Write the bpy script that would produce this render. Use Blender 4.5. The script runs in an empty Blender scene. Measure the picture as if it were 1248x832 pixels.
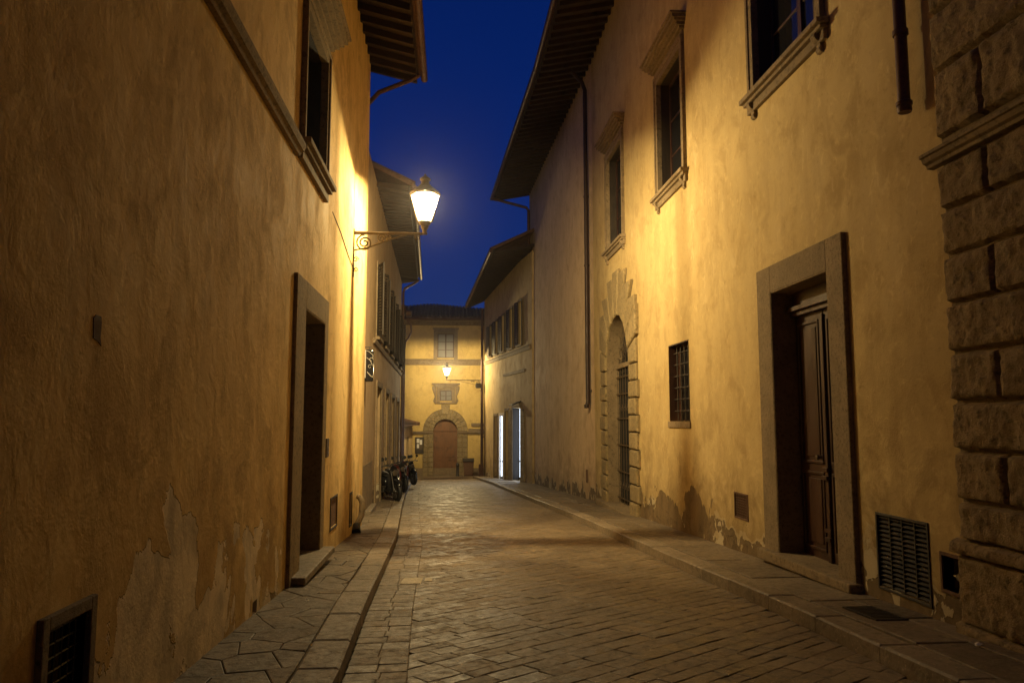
import bpy, bmesh, math, random
from mathutils import Vector, Matrix, noise
random.seed(7)
R = math.radians
SL = 0.04
def GZ(y): return -1.6 - SL * y          # road level; the street runs gently downhill
scene = bpy.context.scene
COL = scene.collection

# ------------------------------------------------------------------ node helpers
class NT:
    def __init__(s, name):
        s.m = bpy.data.materials.new(name); s.m.use_nodes = True
        s.t = s.m.node_tree; s.n = s.t.nodes; s.l = s.t.links
        s.b = s.n['Principled BSDF']; s.out = s.n['Material Output']
    def new(s, typ, **kw):
        n = s.n.new(typ)
        for k, v in kw.items(): setattr(n, k, v)
        return n
    def put(s, sock, v):
        if isinstance(v, bpy.types.NodeSocket): s.l.new(v, sock)
        elif isinstance(v, (tuple, list)) and len(v) == 3 and sock.type == 'RGBA': sock.default_value = (*v, 1)
        else: sock.default_value = v
    def math(s, op, a, b=0.0, c=0.0, clamp=False):
        n = s.new('ShaderNodeMath', operation=op, use_clamp=clamp)
        s.put(n.inputs[0], a); s.put(n.inputs[1], b); s.put(n.inputs[2], c)
        return n.outputs[0]
    def noise(s, vec, scale, detail=4, rough=.55, dist=0.0):
        n = s.new('ShaderNodeTexNoise'); s.put(n.inputs['Vector'], vec)
        n.inputs['Scale'].default_value = scale; n.inputs['Detail'].default_value = detail
        n.inputs['Roughness'].default_value = rough; n.inputs['Distortion'].default_value = dist
        return n.outputs['Fac']
    def voro(s, vec, scale, feature='F1'):
        n = s.new('ShaderNodeTexVoronoi', feature=feature); s.put(n.inputs['Vector'], vec)
        n.inputs['Scale'].default_value = scale
        return n.outputs['Distance']
    def step(s, v, a, b, lo=0.0, hi=1.0):
        n = s.new('ShaderNodeMapRange', interpolation_type='SMOOTHSTEP')
        s.put(n.inputs[0], v); n.inputs[1].default_value = a; n.inputs[2].default_value = b
        n.inputs[3].default_value = lo; n.inputs[4].default_value = hi
        return n.outputs[0]
    def mix(s, f, a, b, mode='MIX'):
        n = s.new('ShaderNodeMix', data_type='RGBA', blend_type=mode)
        s.put(n.inputs[0], f); s.put(n.inputs[6], a); s.put(n.inputs[7], b)
        return n.outputs[2]
    def pos(s):
        return s.new('ShaderNodeNewGeometry').outputs['Position']
    def sep(s, v):
        n = s.new('ShaderNodeSeparateXYZ'); s.put(n.inputs[0], v); return n.outputs
    def scale(s, v, sc):
        n = s.new('ShaderNodeVectorMath', operation='MULTIPLY'); s.put(n.inputs[0], v); n.inputs[1].default_value = sc
        return n.outputs[0]
    def bump(s, h, strength, dist, prev=None):
        n = s.new('ShaderNodeBump'); n.inputs['Strength'].default_value = strength; n.inputs['Distance'].default_value = dist
        s.put(n.inputs['Height'], h)
        if prev is not None: s.put(n.inputs['Normal'], prev)
        return n.outputs[0]
    def fin(s, col, rough=.8, normal=None, metal=0.0, spec=None):
        s.put(s.b.inputs['Base Color'], col); s.put(s.b.inputs['Roughness'], rough); s.b.inputs['Metallic'].default_value = metal
        if normal is not None: s.put(s.b.inputs['Normal'], normal)
        if spec is not None: s.b.inputs['Specular IOR Level'].default_value = spec
        return s.m

def plaster(name, base, alt, dirt, under, peel=0.5, peel_soft=.02, patch=None, rim=(.5, .43, .3), peel_amp=.9, seed=0.0, vary=.55, grain=1.0, wave=1.0):
    """old lime plaster: mottled, streaked, flaking along the foot of the wall"""
    t = NT(name); p0 = t.pos()
    off = t.new('ShaderNodeVectorMath', operation='ADD'); t.put(off.inputs[0], p0); off.inputs[1].default_value = (seed, seed * .7, seed * .3)
    p = off.outputs[0]
    x, y, z = t.sep(p0)
    h = t.math('ADD', z, t.math('MULTIPLY_ADD', y, SL, 1.48))      # height above the pavement
    big = t.noise(p, .55, 5, .6, .4)
    mid = t.noise(t.scale(p, (1, 1, .8)), 2.0, 8, .66, .5)
    strk = t.noise(t.scale(p, (1.6, 1.6, .34)), 1.7, 6, .6, .3)
    blot = t.noise(p, 5.5, 7, .72, 1.2)
    c = t.mix(t.step(big, .35, .68, 0, vary), base, alt)
    c = t.mix(t.step(mid, .47, .66, 0, vary * .85), c, dirt)
    c = t.mix(t.step(strk, .46, .66, 0, vary * .42), c, dirt)
    smear = t.step(t.noise(t.scale(p, (2.6, 2.6, .9)), 1.5, 8, .74, .7), .54, .68, 0, .55)
    c = t.mix(t.math('MULTIPLY', smear, t.step(t.noise(p, .42, 2, .5), .42, .58)), c, tuple(min(1, v * 1.12 + .08) for v in base))
    fine = t.noise(p, 16, 5, .7, .3)
    c = t.mix(t.step(fine, .56, .72, 0, .35), c, tuple(v * .6 for v in dirt))
    lite = tuple(min(1, v * 1.28 + .02) for v in base)
    c = t.mix(t.step(blot, .53, .70, 0, .5), c, lite)
    salt = t.math('MULTIPLY', t.step(t.noise(p, 3.4, 8, .72, .5), .50, .62, 0, .6), t.step(h, .3, 2.4, 1, 0))
    c = t.mix(salt, c, tuple(min(1, v * 1.25 + .05) for v in base))
    # damp band rising from the ground
    damp = t.step(t.math('SUBTRACT', h, t.math('MULTIPLY', t.math('SUBTRACT', mid, .5), 2.6)), 0.0, 1.5, .6, 0)
    c = t.mix(damp, c, tuple(v * .62 for v in dirt))
    # flaking
    n1 = t.noise(p, 1.9, 6, .52, .2)
    n2 = t.noise(t.scale(p, (1, 1, .8)), 1.0, 2, .5, 0)
    v = t.math('SUBTRACT', t.math('ADD', t.math('MULTIPLY', t.math('SUBTRACT', n1, .5), peel_amp * 1.6), t.math('MULTIPLY', t.math('SUBTRACT', n2, .5), peel_amp * 2.2)), t.math('SUBTRACT', h, peel))
    m1 = t.step(v, 0, peel_soft)
    mr = t.math('SUBTRACT', t.step(v, -.10, -.09), m1, clamp=True)
    # pale islands left inside the flaked zone
    isl = t.step(t.noise(t.scale(p, (1, 1, .8)), 4.3, 3, .5, .6), .54, .56)
    n3 = t.noise(p, 9, 6, .7)
    uc = t.mix(t.step(n3, .35, .7, 0, .8), under, tuple(q * .55 for q in under))
    uc = t.mix(t.math('MULTIPLY', isl, .8), uc, rim)
    c = t.mix(t.math('MULTIPLY', mr, .35), c, rim)
    c = t.mix(t.math('MULTIPLY', m1, .88), c, uc)
    hgt = t.math('MULTIPLY', m1, -1.0)
    hgt = t.math('ADD', hgt, t.math('MULTIPLY', t.math('MULTIPLY', isl, m1), .7))
    if patch:
        (py, pz, ry, rz, colr) = patch
        e = t.math('ADD', t.math('POWER', t.math('ABSOLUTE', t.math('DIVIDE', t.math('SUBTRACT', y, py), ry)), 2.0),
                   t.math('POWER', t.math('ABSOLUTE', t.math('DIVIDE', t.math('SUBTRACT', h, pz), rz)), 2.0))
        nn = t.noise(t.scale(p, (1, 1, .8)), 1.5, 6, .55, .3)
        pv = t.math('ADD', t.math('SUBTRACT', 1.0, e), t.math('MULTIPLY', t.math('SUBTRACT', nn, .5), 6.0))
        pm = t.step(pv, .30, .36)
        inner = t.noise(t.scale(p, (1, 1, .6)), 2.6, 8, .7, .4)
        pc = t.mix(t.step(inner, .38, .62), colr, tuple(q * .62 for q in colr))
        c = t.mix(t.math('MULTIPLY', pm, .92), c, pc)
        hgt = t.math('ADD', hgt, t.math('MULTIPLY', pm, -.8))
    # hairline cracks
    ck = t.voro(t.scale(p, (.9, .9, .6)), 1.1, 'DISTANCE_TO_EDGE')
    wob = t.math('ADD', ck, t.math('MULTIPLY', t.math('SUBTRACT', t.noise(p, 7, 4, .6), .5), .12))
    crack = t.math('MULTIPLY', t.step(t.math('ABSOLUTE', wob), .0, .006, 1, 0), t.step(big, .52, .6))
    c = t.mix(t.math('MULTIPLY', crack, .35), c, tuple(q * .4 for q in dirt))
    n = t.bump(t.noise(t.scale(p, (1, 1, .8)), 1.1, 3, .45, .2), .9, .014 * wave)
    n = t.bump(t.noise(p, 7.5, 5, .55, .3), .6, .005 * wave, n)
    n = t.bump(t.math('MULTIPLY', t.noise(p, 42, 5, .7), t.step(mid, .38, .62, .15, 1)), .7 * grain, .008, n)
    n = t.bump(t.step(t.noise(p, 3.1, 5, .6, .4), .42, .60), .5, .004 * wave, n)
    n = t.bump(hgt, 1.0, .012, n)
    return t.fin(c, t.step(mid, .3, .7, .78, .95), n, spec=.25)

def stone(name, a, b, rough=.85, bs=.01, scale=9.0, island=.25, pits=True):
    t = NT(name); p = t.pos()
    g = t.new('ShaderNodeNewGeometry')
    n1 = t.noise(p, scale * .22, 6, .6, .5); n2 = t.noise(p, scale * 1.6, 8, .78, .2)
    c = t.mix(t.step(n1, .3, .7), a, b)
    c = t.mix(t.step(n2, .50, .62, 0, .75), c, tuple(q * .32 for q in a))
    c = t.mix(t.step(t.noise(p, scale * 2.3, 4, .6), .58, .7, 0, .5), c, tuple(min(1, q * 1.5) for q in b))
    c = t.mix(t.math('MULTIPLY', g.outputs['Random Per Island'], island * 2), c, tuple(q * .55 for q in b))
    n = t.bump(t.noise(p, scale * .8, 6, .7), .9, bs)
    if pits: n = t.bump(t.noise(p, scale * 6, 4, .7), .8, bs * .45, n)
    return t.fin(c, rough, n, spec=.3)

def paver(name, a, b, r0, r1, bs=.004):
    t = NT(name); p = t.pos(); g = t.new('ShaderNodeNewGeometry'); ri = g.outputs['Random Per Island']
    n1 = t.noise(p, 1.1, 6, .6, .3); n2 = t.noise(p, 11, 8, .72, .4)
    c = t.mix(ri, a, b)
    c = t.mix(t.step(n1, .35, .68, 0, .6), c, tuple(q * .55 for q in a))
    c = t.mix(t.step(n2, .50, .68, 0, .7), c, tuple(q * .5 for q in a))
    c = t.mix(t.step(t.noise(p, 38, 3, .6), .60, .68, 0, .55), c, tuple(min(1, q * 1.7) for q in b))
    rg = t.math('ADD', t.step(n2, .35, .7, r0, r1), t.math('MULTIPLY', t.math('SUBTRACT', ri, .5), .22))
    n = t.bump(t.noise(p, 3.5, 4, .6), .9, .03)
    n = t.bump(t.noise(p, 17, 6, .7, .3), .9, bs * 2, n)
    n = t.bump(t.noise(p, 75, 4, .7), .6, bs * .8, n)
    return t.fin(c, rg, n, spec=.5)

def wood(name, a, b, rough=.4, sc=(1, 1, .08), k=14):
    t = NT(name); p = t.pos()
    n1 = t.noise(t.scale(p, sc), k, 8, .7, .8)
    c = t.mix(t.step(n1, .35, .68), a, b)
    c = t.mix(t.step(t.noise(p, 3, 5, .6), .5, .72, 0, .6), c, tuple(q * .4 for q in a))
    n = t.bump(n1, .5, .003)
    return t.fin(c, t.step(n1, .3, .7, rough, rough + .25), n, spec=.5)

def metal(name, a, rust, rough=.45, metallic=.0, amt=.6):
    t = NT(name); p = t.pos()
    n1 = t.noise(p, 9, 7, .7, .4)
    c = t.mix(t.step(n1, .48, .68, 0, amt), a, rust)
    n = t.bump(t.noise(p, 45, 4, .6), .4, .002)
    return t.fin(c, t.step(n1, .3, .7, rough, rough + .3), n, metallic, .5)

def emit(name, col, st):
    t = NT(name); t.b.inputs['Base Color'].default_value = (*col, 1)
    t.b.inputs['Emission Color'].default_value = (*col, 1); t.b.inputs['Emission Strength'].default_value = st
    return t.m

M = {}
M['ochre'] = plaster('ochre_plaster', (.475, .355, .165), (.40, .29, .125), (.28, .19, .082), (.15, .105, .06), peel=.27, peel_amp=.9, seed=3.1, patch=(14.4, .15, 3.3, .55, (.17, .115, .06)))
M['ochre_left'] = plaster('ochre_plaster_worn', (.80, .57, .24), (.72, .49, .19), (.52, .34, .13), (.22, .16, .09), peel=-.15, peel_amp=.55, seed=11.4, patch=(5.75, .22, 2.3, .75, (.90, .76, .54)), vary=.95, wave=1.3)
M['mauve'] = plaster('faded_brown_plaster', (.58, .42, .25), (.49, .345, .20), (.35, .235, .135), (.11, .08, .055), peel=.30, peel_amp=.8, seed=21.7)
M['cream'] = plaster('cream_plaster', (.50, .37, .18), (.43, .31, .14), (.30, .20, .09), (.17, .12, .07), peel=.1, peel_amp=.5, seed=31.2)
M['grey_plaster'] = plaster('dull_buff_plaster', (.42, .30, .17), (.35, .24, .13), (.24, .16, .085), (.14, .10, .07), peel=.15, peel_amp=.6, seed=41.9)
M['yellow'] = plaster('yellow_plaster', (.58, .42, .15), (.50, .35, .115), (.36, .24, .08), (.22, .16, .08), peel=.1, peel_amp=.5, seed=51.2)
M['granite'] = stone('speckled_sandstone', (.20, .15, .09), (.28, .21, .13), .9, .012, 14)
M['door_stone'] = stone('dark_brown_sandstone', (.25, .175, .085), (.33, .24, .12), .88, .01, 10)
M['pietra'] = stone('brown_sandstone', (.19, .138, .08), (.27, .20, .12), .85, .008, 9)
M['voussoir'] = stone('ochre_sandstone', (.235, .175, .088), (.33, .25, .13), .85, .03, 8)
M['rustic'] = stone('rough_brown_stone', (.24, .175, .095), (.34, .25, .14), .92, .03, 11, .15)
M['road'] = paver('worn_street_stone', (.18, .132, .082), (.255, .192, .122), .42, .72)
M['flag'] = paver('pavement_stone', (.15, .112, .07), (.22, .168, .11), .5, .8)
M['kerbstone'] = paver('kerb_stone', (.21, .165, .11), (.27, .21, .145), .5, .8)
M['joint'] = stone('joint_dirt', (.085, .065, .042), (.12, .092, .06), .95, .006, 20, 0)
M['brown_wood'] = wood('dark_brown_wood', (.035, .014, .009), (.065, .028, .016), .32)
M['red_wood'] = wood('chestnut_wood', (.14, .062, .024), (.20, .09, .035), .5)
M['eave_wood'] = wood('weathered_rafter_wood', (.030, .017, .009), (.055, .032, .017), .85, (.3, 1, 1), 9)
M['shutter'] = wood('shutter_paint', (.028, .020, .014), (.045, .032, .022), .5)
M['dark_metal'] = metal('wrought_iron', (.03, .026, .022), (.075, .042, .022), .42)
M['bracket_iron'] = metal('bracket_iron', (.10, .072, .042), (.06, .042, .025), .45, .2, .5)
M['gate_iron'] = metal('dull_gate_iron', (.085, .06, .035), (.06, .035, .02), .38, .2)
M['copper'] = metal('copper_pipe', (.10, .05, .035), (.055, .03, .022), .38, .3, .7)
M['dark_pipe'] = metal('dark_pipe', (.035, .02, .016), (.05, .028, .02), .4, .2)
M['rust'] = metal('rusty_iron', (.13, .07, .04), (.08, .045, .03), .7)
M['tile'] = stone('terracotta_tile', (.11, .06, .036), (.17, .095, .055), .9, .01, 6)
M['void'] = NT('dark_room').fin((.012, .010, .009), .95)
M['black'] = NT('black_rubber').fin((.012, .012, .013), .55)
M['gloss_black'] = NT('black_paint').fin((.012, .012, .014), .16)
M['maroon'] = NT('maroon_paint').fin((.085, .014, .012), .18)
M['chrome'] = NT('chrome').fin((.30, .29, .29), .3, metal=1.0)
M['white_paint'] = NT('white_paint').fin((.7, .7, .68), .4)
M['sign_white'] = NT('aged_white_paint').fin((.34, .30, .24), .6)
M['pale'] = paver('pale_stone', (.52, .45, .33), (.58, .5, .38), .5, .8)
M['paper'] = NT('paper').fin((.75, .73, .68), .7)
def glassy():
    t = NT('window_glass'); p = t.pos()
    n = t.bump(t.noise(p, 1.6, 2, .5), .3, .02)
    return t.fin((.012, .012, .014), .04, n, spec=.8)
M['glass'] = glassy()
M['curtain'] = NT('curtain').fin((.20, .19, .19), .8)
M['lamp_glow'] = emit('lit_lantern_glass', (1.0, .80, .50), 1.0)
M['shop_light'] = emit('lit_shop_glass', (.74, .85, 1.0), 6)
def lantern_glass(strength):
    t = NT('lit_frosted_glass')
    tr = t.new('ShaderNodeBsdfTransparent'); em = t.new('ShaderNodeEmission')
    em.inputs[0].default_value = (1, .74, .40, 1); em.inputs[1].default_value = strength
    ad = t.new('ShaderNodeAddShader'); t.l.new(tr.outputs[0], ad.inputs[0]); t.l.new(em.outputs[0], ad.inputs[1])
    t.l.new(ad.outputs[0], t.out.inputs[0]); t.n.remove(t.b)
    return t.m
M['lantern_glass'] = lantern_glass(5.0)

# ------------------------------------------------------------------ mesh helpers
class MB:
    def __init__(s, tf=None): s.v = []; s.f = []; s.mi = []; s.tf = tf; s.m = 0
    def add(s, vs, fs, flip=False):
        o = len(s.v)
        s.v += [tuple(s.tf(*q)) if s.tf else tuple(q) for q in vs]
        for f in fs: s.f.append([o + i for i in f]); s.mi.append(s.m)
    def box(s, a0, a1, b0, b1, c0, c1):
        s.add([(a, b, c) for c in (c0, c1) for b in (b0, b1) for a in (a0, a1)],
              [(0, 2, 3, 1), (4, 5, 7, 6), (0, 1, 5, 4), (2, 6, 7, 3), (0, 4, 6, 2), (1, 3, 7, 5)])
    def hexa(s, q):      # 8 corners: bottom ring of 4, top ring of 4
        s.add(q, [(3, 2, 1, 0), (4, 5, 6, 7), (0, 1, 5, 4), (1, 2, 6, 5), (2, 3, 7, 6), (3, 0, 4, 7)])
    def prism(s, poly, lo, hi, axis=1, inset=0.0, chamfer=0.0):
        """poly in the plane of the other two axes, extruded along axis from lo to hi (hi side chamfered)"""
        n = len(poly)
        def P(a, b, c):
            return {0: (c, a, b), 1: (a, c, b), 2: (a, b, c)}[axis]
        vs = [P(a, b, lo) for a, b in poly]
        if chamfer:
            cx = sum(a for a, b in poly) / n; cy = sum(b for a, b in poly) / n
            sg = 1 if hi > lo else -1
            vs += [P(a, b, hi - sg * chamfer) for a, b in poly]
            q = shrink(poly, chamfer)
            vs += [P(a, b, hi) for a, b in q]; rings = 3
        else:
            vs += [P(a, b, hi) for a, b in poly]; rings = 2
        fs = [tuple(range(n))[::-1], tuple(range((rings - 1) * n, rings * n))]
        for r in range(rings - 1):
            for i in range(n):
                j = (i + 1) % n
                fs.append((r * n + i, r * n + j, (r + 1) * n + j, (r + 1) * n + i))
        s.add(vs, fs)
    def tube(s, pts, r, n=8, caps=True):
        pts = [Vector(p) for p in pts]; rs = r if isinstance(r, (list, tuple)) else [r] * len(pts)
        ring = []; up = None
        for i, p in enumerate(pts):
            d = (pts[min(i + 1, len(pts) - 1)] - pts[max(i - 1, 0)])
            if d.length < 1e-9: d = Vector((0, 0, 1))
            d.normalize()
            if up is None: up = Vector((0, 0, 1)) if abs(d.z) < .9 else Vector((1, 0, 0))
            a = d.cross(up)
            if a.length < 1e-4: a = d.cross(Vector((0, 1, 0)))
            a.normalize(); b = a.cross(d).normalized(); up = b
            ring.append([tuple(p + (a * math.cos(2 * math.pi * k / n) + b * math.sin(2 * math.pi * k / n)) * rs[i]) for k in range(n)])
        vs = [q for rg in ring for q in rg]; fs = []
        for i in range(len(pts) - 1):
            for k in range(n):
                l = (k + 1) % n; fs.append((i * n + k, i * n + l, (i + 1) * n + l, (i + 1) * n + k))
        if caps: fs += [tuple(range(n)), tuple(range((len(pts) - 1) * n, len(pts) * n))]
        s.add(vs, fs)
    def lathe(s, prof, c, n=16, axis=2):
        vs = []; fs = []
        for (r, h) in prof:
            for k in range(n):
                a = 2 * math.pi * k / n + (math.pi / n if False else 0)
                q = (r * math.cos(a), r * math.sin(a), h)
                if axis == 0: q = (h, r * math.cos(a), r * math.sin(a))
                if axis == 1: q = (r * math.cos(a), h, r * math.sin(a))
                vs.append((c[0] + q[0], c[1] + q[1], c[2] + q[2]))
        for i in range(len(prof) - 1):
            for k in range(n):
                l = (k + 1) % n; fs.append((i * n + k, i * n + l, (i + 1) * n + l, (i + 1) * n + k))
        fs += [tuple(range(n)), tuple(range((len(prof) - 1) * n, len(prof) * n))]
        s.add(vs, fs)
    def build(s, name, mat, parent=None, bevel=0.0, smooth=False, recalc=True, seg=2):
        me = bpy.data.meshes.new(name); me.from_pydata(s.v, [], s.f)
        mats = mat if isinstance(mat, (list, tuple)) else [mat]
        for m in mats: me.materials.append(m)
        for p, k in zip(me.polygons, s.mi): p.material_index = min(k, len(mats) - 1)
        if recalc:
            bm = bmesh.new(); bm.from_mesh(me); bmesh.ops.remove_doubles(bm, verts=bm.verts, dist=1e-5) if smooth else None
            bmesh.ops.recalc_face_normals(bm, faces=bm.faces); bm.to_mesh(me); bm.free()
        if smooth:
            for p in me.polygons: p.use_smooth = True
            me.set_sharp_from_angle(angle=R(42))
        o = bpy.data.objects.new(name, me); COL.objects.link(o)
        if parent is not None:
            o.parent = parent; off = Vector((0, 0, 0)); q = parent
            while q is not None: off += q.location; q = q.parent
            if parent.get('local') != 1: o.location = -off
        if bevel:
            b = o.modifiers.new('bevel', 'BEVEL'); b.width = bevel; b.segments = seg; b.limit_method = 'ANGLE'; b.angle_limit = R(40)
        return o
def shrink(poly, d):
    """inset a convex polygon by d"""
    n = len(poly); A = sum(poly[i][0] * poly[(i + 1) % n][1] - poly[(i + 1) % n][0] * poly[i][1] for i in range(n))
    sg = 1 if A > 0 else -1; L = []
    for i in range(n):
        (x0, y0), (x1, y1) = poly[i], poly[(i + 1) % n]; l = math.hypot(x1 - x0, y1 - y0) or 1e-9
        nx, ny = -(y1 - y0) / l * sg, (x1 - x0) / l * sg
        L.append((nx, ny, nx * x0 + ny * y0 + d))
    out = []
    for i in range(n):
        a, b = L[i - 1], L[i]; det = a[0] * b[1] - a[1] * b[0]
        if abs(det) < 1e-6: x, y = poly[i]; out.append((x + b[0] * d, y + b[1] * d)); continue
        x = (a[2] * b[1] - a[1] * b[2]) / det; y = (a[0] * b[2] - a[2] * b[0]) / det
        if math.hypot(x - poly[i][0], y - poly[i][1]) > 4 * d: x, y = poly[i][0] + (a[0] + b[0]) * d * .5, poly[i][1] + (a[1] + b[1]) * d * .5
        out.append((x, y))
    return out
def clip(poly, a, b, c):
    """keep the side a*x+b*y<=c"""
    out = []
    for i in range(len(poly)):
        p, q = poly[i], poly[(i + 1) % len(poly)]
        dp, dq = a * p[0] + b * p[1] - c, a * q[0] + b * q[1] - c
        if dp <= 0: out.append(p)
        if (dp < 0 < dq) or (dq < 0 < dp):
            t = dp / (dp - dq); out.append((p[0] + (q[0] - p[0]) * t, p[1] + (q[1] - p[1]) * t))
    return out
def area(p): return abs(sum(p[i][0] * p[(i + 1) % len(p)][1] - p[(i + 1) % len(p)][0] * p[i][1] for i in range(len(p)))) / 2
def tidy(p):
    out = []
    for q in p:
        if not out or math.hypot(q[0] - out[-1][0], q[1] - out[-1][1]) > .012: out.append(q)
    if len(out) > 1 and math.hypot(out[0][0] - out[-1][0], out[0][1] - out[-1][1]) < .012: out.pop()
    return out
def tag(o, label, cat, group=None, kind=None):
    if label: o['label'] = label
    if cat: o['category'] = cat
    if group: o['group'] = group
    if kind: o['kind'] = kind
    return o
def empty(name, loc, label=None, cat=None, group=None):
    e = bpy.data.objects.new(name, None); COL.objects.link(e); e.location = loc; e.empty_display_size = .2
    return tag(e, label, cat, group)
def frame(ox, oy, dx, dy, ix, iy):
    l = math.hypot(dx, dy); dx /= l; dy /= l
    return lambda u, d, z: (ox + dx * u + ix * d, oy + dy * u + iy * d, z)

def facade(mb, u0, u1, z0, z1, holes, depth, foot=None):
    """front sheet with rectangular recesses, closed into a solid block"""
    us = sorted({u0, u1, *[h[0] for h in holes], *[h[1] for h in holes]})
    zs = sorted({z0, z1, *[h[2] for h in holes], *[h[3] for h in holes]})
    mb.m = 0
    for i in range(len(us) - 1):
        for j in range(len(zs) - 1):
            cu, cz = (us[i] + us[i + 1]) / 2, (zs[j] + zs[j + 1]) / 2
            if any(h[0] < cu < h[1] and h[2] < cz < h[3] for h in holes): continue
            mb.add([(us[i], 0, zs[j]), (us[i + 1], 0, zs[j]), (us[i + 1], 0, zs[j + 1]), (us[i], 0, zs[j + 1])], [(0, 1, 2, 3)])
    for (a, b, c, d, dp) in holes:
        mb.m = 0
        for q in ([(a, 0, c), (a, dp, c), (a, dp, d), (a, 0, d)], [(b, 0, c), (b, dp, c), (b, dp, d), (b, 0, d)],
                  [(a, 0, d), (b, 0, d), (b, dp, d), (a, dp, d)], [(a, 0, c), (b, 0, c), (b, dp, c), (a, dp, c)]):
            mb.add(q, [(0, 1, 2, 3)])
        mb.m = 1
        mb.add([(a, dp, c), (b, dp, c), (b, dp, d), (a, dp, d)], [(0, 1, 2, 3)])
    mb.m = 0; D = depth
    for q in ([(u0, 0, z0), (u0, D, z0), (u0, D, z1), (u0, 0, z1)], [(u1, 0, z0), (u1, D, z0), (u1, D, z1), (u1, 0, z1)],
              [(u0, D, z0), (u1, D, z0), (u1, D, z1), (u0, D, z1)], [(u0, 0, z1), (u1, 0, z1), (u1, D, z1), (u0, D, z1)],
              [(u0, 0, z0), (u1, 0, z0), (u1, D, z0), (u0, D, z0)]):
        mb.add(q, [(0, 1, 2, 3)])

def scroll(mb, c, r0, r1, turns, start, rad, tfp, n=28, rt=6):
    pts = []
    for k in range(n + 1):
        t = k / n; a = start + turns * 2 * math.pi * t; r = r0 + (r1 - r0) * t
        pts.append(tfp(c[0] + r * math.cos(a), c[1] + r * math.sin(a)))
    mb.tube(pts, rad, rt)

# ------------------------------------------------------------------ ground
def lerp_tab(tab, y):
    if y <= tab[0][1]: return tab[0][0]
    for (x0, y0), (x1, y1) in zip(tab, tab[1:]):
        if y <= y1: return x0 + (x1 - x0) * (y - y0) / (y1 - y0)
    return tab[-1][0]
KL = [(-.74, -14), (-.76, 5.6), (-.84, 8), (-.93, 12.6), (-.97, 14.2), (-1.36, 22), (-1.72, 30), (-1.95, 38), (-2.2, 46), (-2.6, 50)]
KR = [(3.32, -14), (3.30, 5.3), (3.28, 7.6), (3.19, 10), (3.05, 14.3), (2.92, 18.5), (2.45, 28), (2.0, 38), (1.45, 45.5), (1.3, 47), (3.4, 49)]
kl = lambda y: lerp_tab(KL, y)
kr = lambda y: lerp_tab(KR, y)
mb = MB(); mb.add([(-60, -60, GZ(-60) - .075), (60, -60, GZ(-60) - .075), (60, 120, GZ(120) - .075), (-60, 120, GZ(120) - .075)], [(0, 1, 2, 3)])
tag(mb.build('ground', M['joint']), None, None, kind='structure')

def put_stone(mb, poly, zf, gap, bev, drop, jit, tiltv):
    poly = tidy(poly)
    if len(poly) < 3 or area(poly) < .004: return
    try: p1 = shrink(poly, gap); p2 = shrink(poly, gap + bev)
    except Exception: return
    if area(p1) > area(poly) or area(p2) > area(p1) or area(p2) < .001: return
    cx = sum(q[0] for q in poly) / len(poly); cy = sum(q[1] for q in poly) / len(poly)
    poly = list(poly); dz = random.uniform(-jit, jit); tx, ty = random.uniform(-tiltv, tiltv), random.uniform(-tiltv, tiltv)
    Z = lambda q: zf(q[0], q[1]) + dz + (q[0] - cx) * tx + (q[1] - cy) * ty
    n = len(poly)
    vs = [(a, b, Z((a, b)) - drop) for a, b in p1] + [(a, b, Z((a, b)) - bev * .6) for a, b in p1] + [(a, b, Z((a, b))) for a, b in p2]
    fs = [tuple(range(2 * n, 3 * n))]
    for r_ in range(2):
        for i in range(n):
            j = (i + 1) % n; fs.append((r_ * n + i, r_ * n + j, (r_ + 1) * n + j, (r_ + 1) * n + i))
    mb.add(vs, fs)

def edge_line(tab, y, sgn, off=0.0):
    """half-plane through the kerb near y; keep the road side"""
    x0, x1 = lerp_tab(tab, y - .4), lerp_tab(tab, y + .4)
    a, b = .8, -(x1 - x0); l = math.hypot(a, b); a /= l; b /= l
    c = a * (lerp_tab(tab, y) + off) + b * y
    return (a * sgn, b * sgn, c * sgn)
# road of stone slabs laid on the diagonal, a strip of setts along the left kerb
mb = MB(); zroad = lambda x, y: GZ(y) + .035 * (1 - ((x - 1.2) / 2.2) ** 2 * .6) - .035
ang = R(38); ca, sa = math.cos(ang), math.sin(ang)
row = -45.0
while row < 60:
    w = random.uniform(.13, .20)
    s_ = -20 + random.uniform(0, .5)
    while s_ < 60:
        L = random.uniform(.18, .42)
        j_ = lambda v: random.uniform(-v, v)
        q = [(s_, row + j_(.006)), (s_ + L * .5, row + j_(.014)), (s_ + L, row + j_(.006)), (s_ + L + j_(.012), row + w + j_(.006)), (s_ + L * .5, row + w + j_(.012)), (s_ + j_(.012), row + w + j_(.006))]
        cxx, cyy = s_ + L / 2, row + w / 2
        X, Y = cxx * ca - cyy * sa, cxx * sa + cyy * ca
        s_ += L
        if Y < -3 or Y > 52.5 or X < kl(Y) - .7 or X > kr(Y) + .7: continue
        P = [(a * ca - b * sa, a * sa + b * ca) for a, b in q]
        P = clip(P, *edge_line(KL, Y, -1, .46)); P = clip(P, *edge_line(KR, Y, 1)) if len(P) > 2 else P
        if len(P) > 2: put_stone(mb, P, zroad, .0018, .006, .05, .0022, .009)
    row += w
y = -3.0
while y < 50:
    h = random.uniform(.16, .27)
    x = kl(y); 
    for k in range(2):
        ww = .23 + random.uniform(-.03, .03) if k == 0 else kl(y) + .46 - x
        put_stone(mb, [(x, y), (x + ww, y), (x + ww, y + h), (x, y + h)], zroad, .0015, .007, .05, .003, .014); x += ww
    y += h
tag(mb.build('road', M['road'], recalc=False), None, None, kind='structure')

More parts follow.
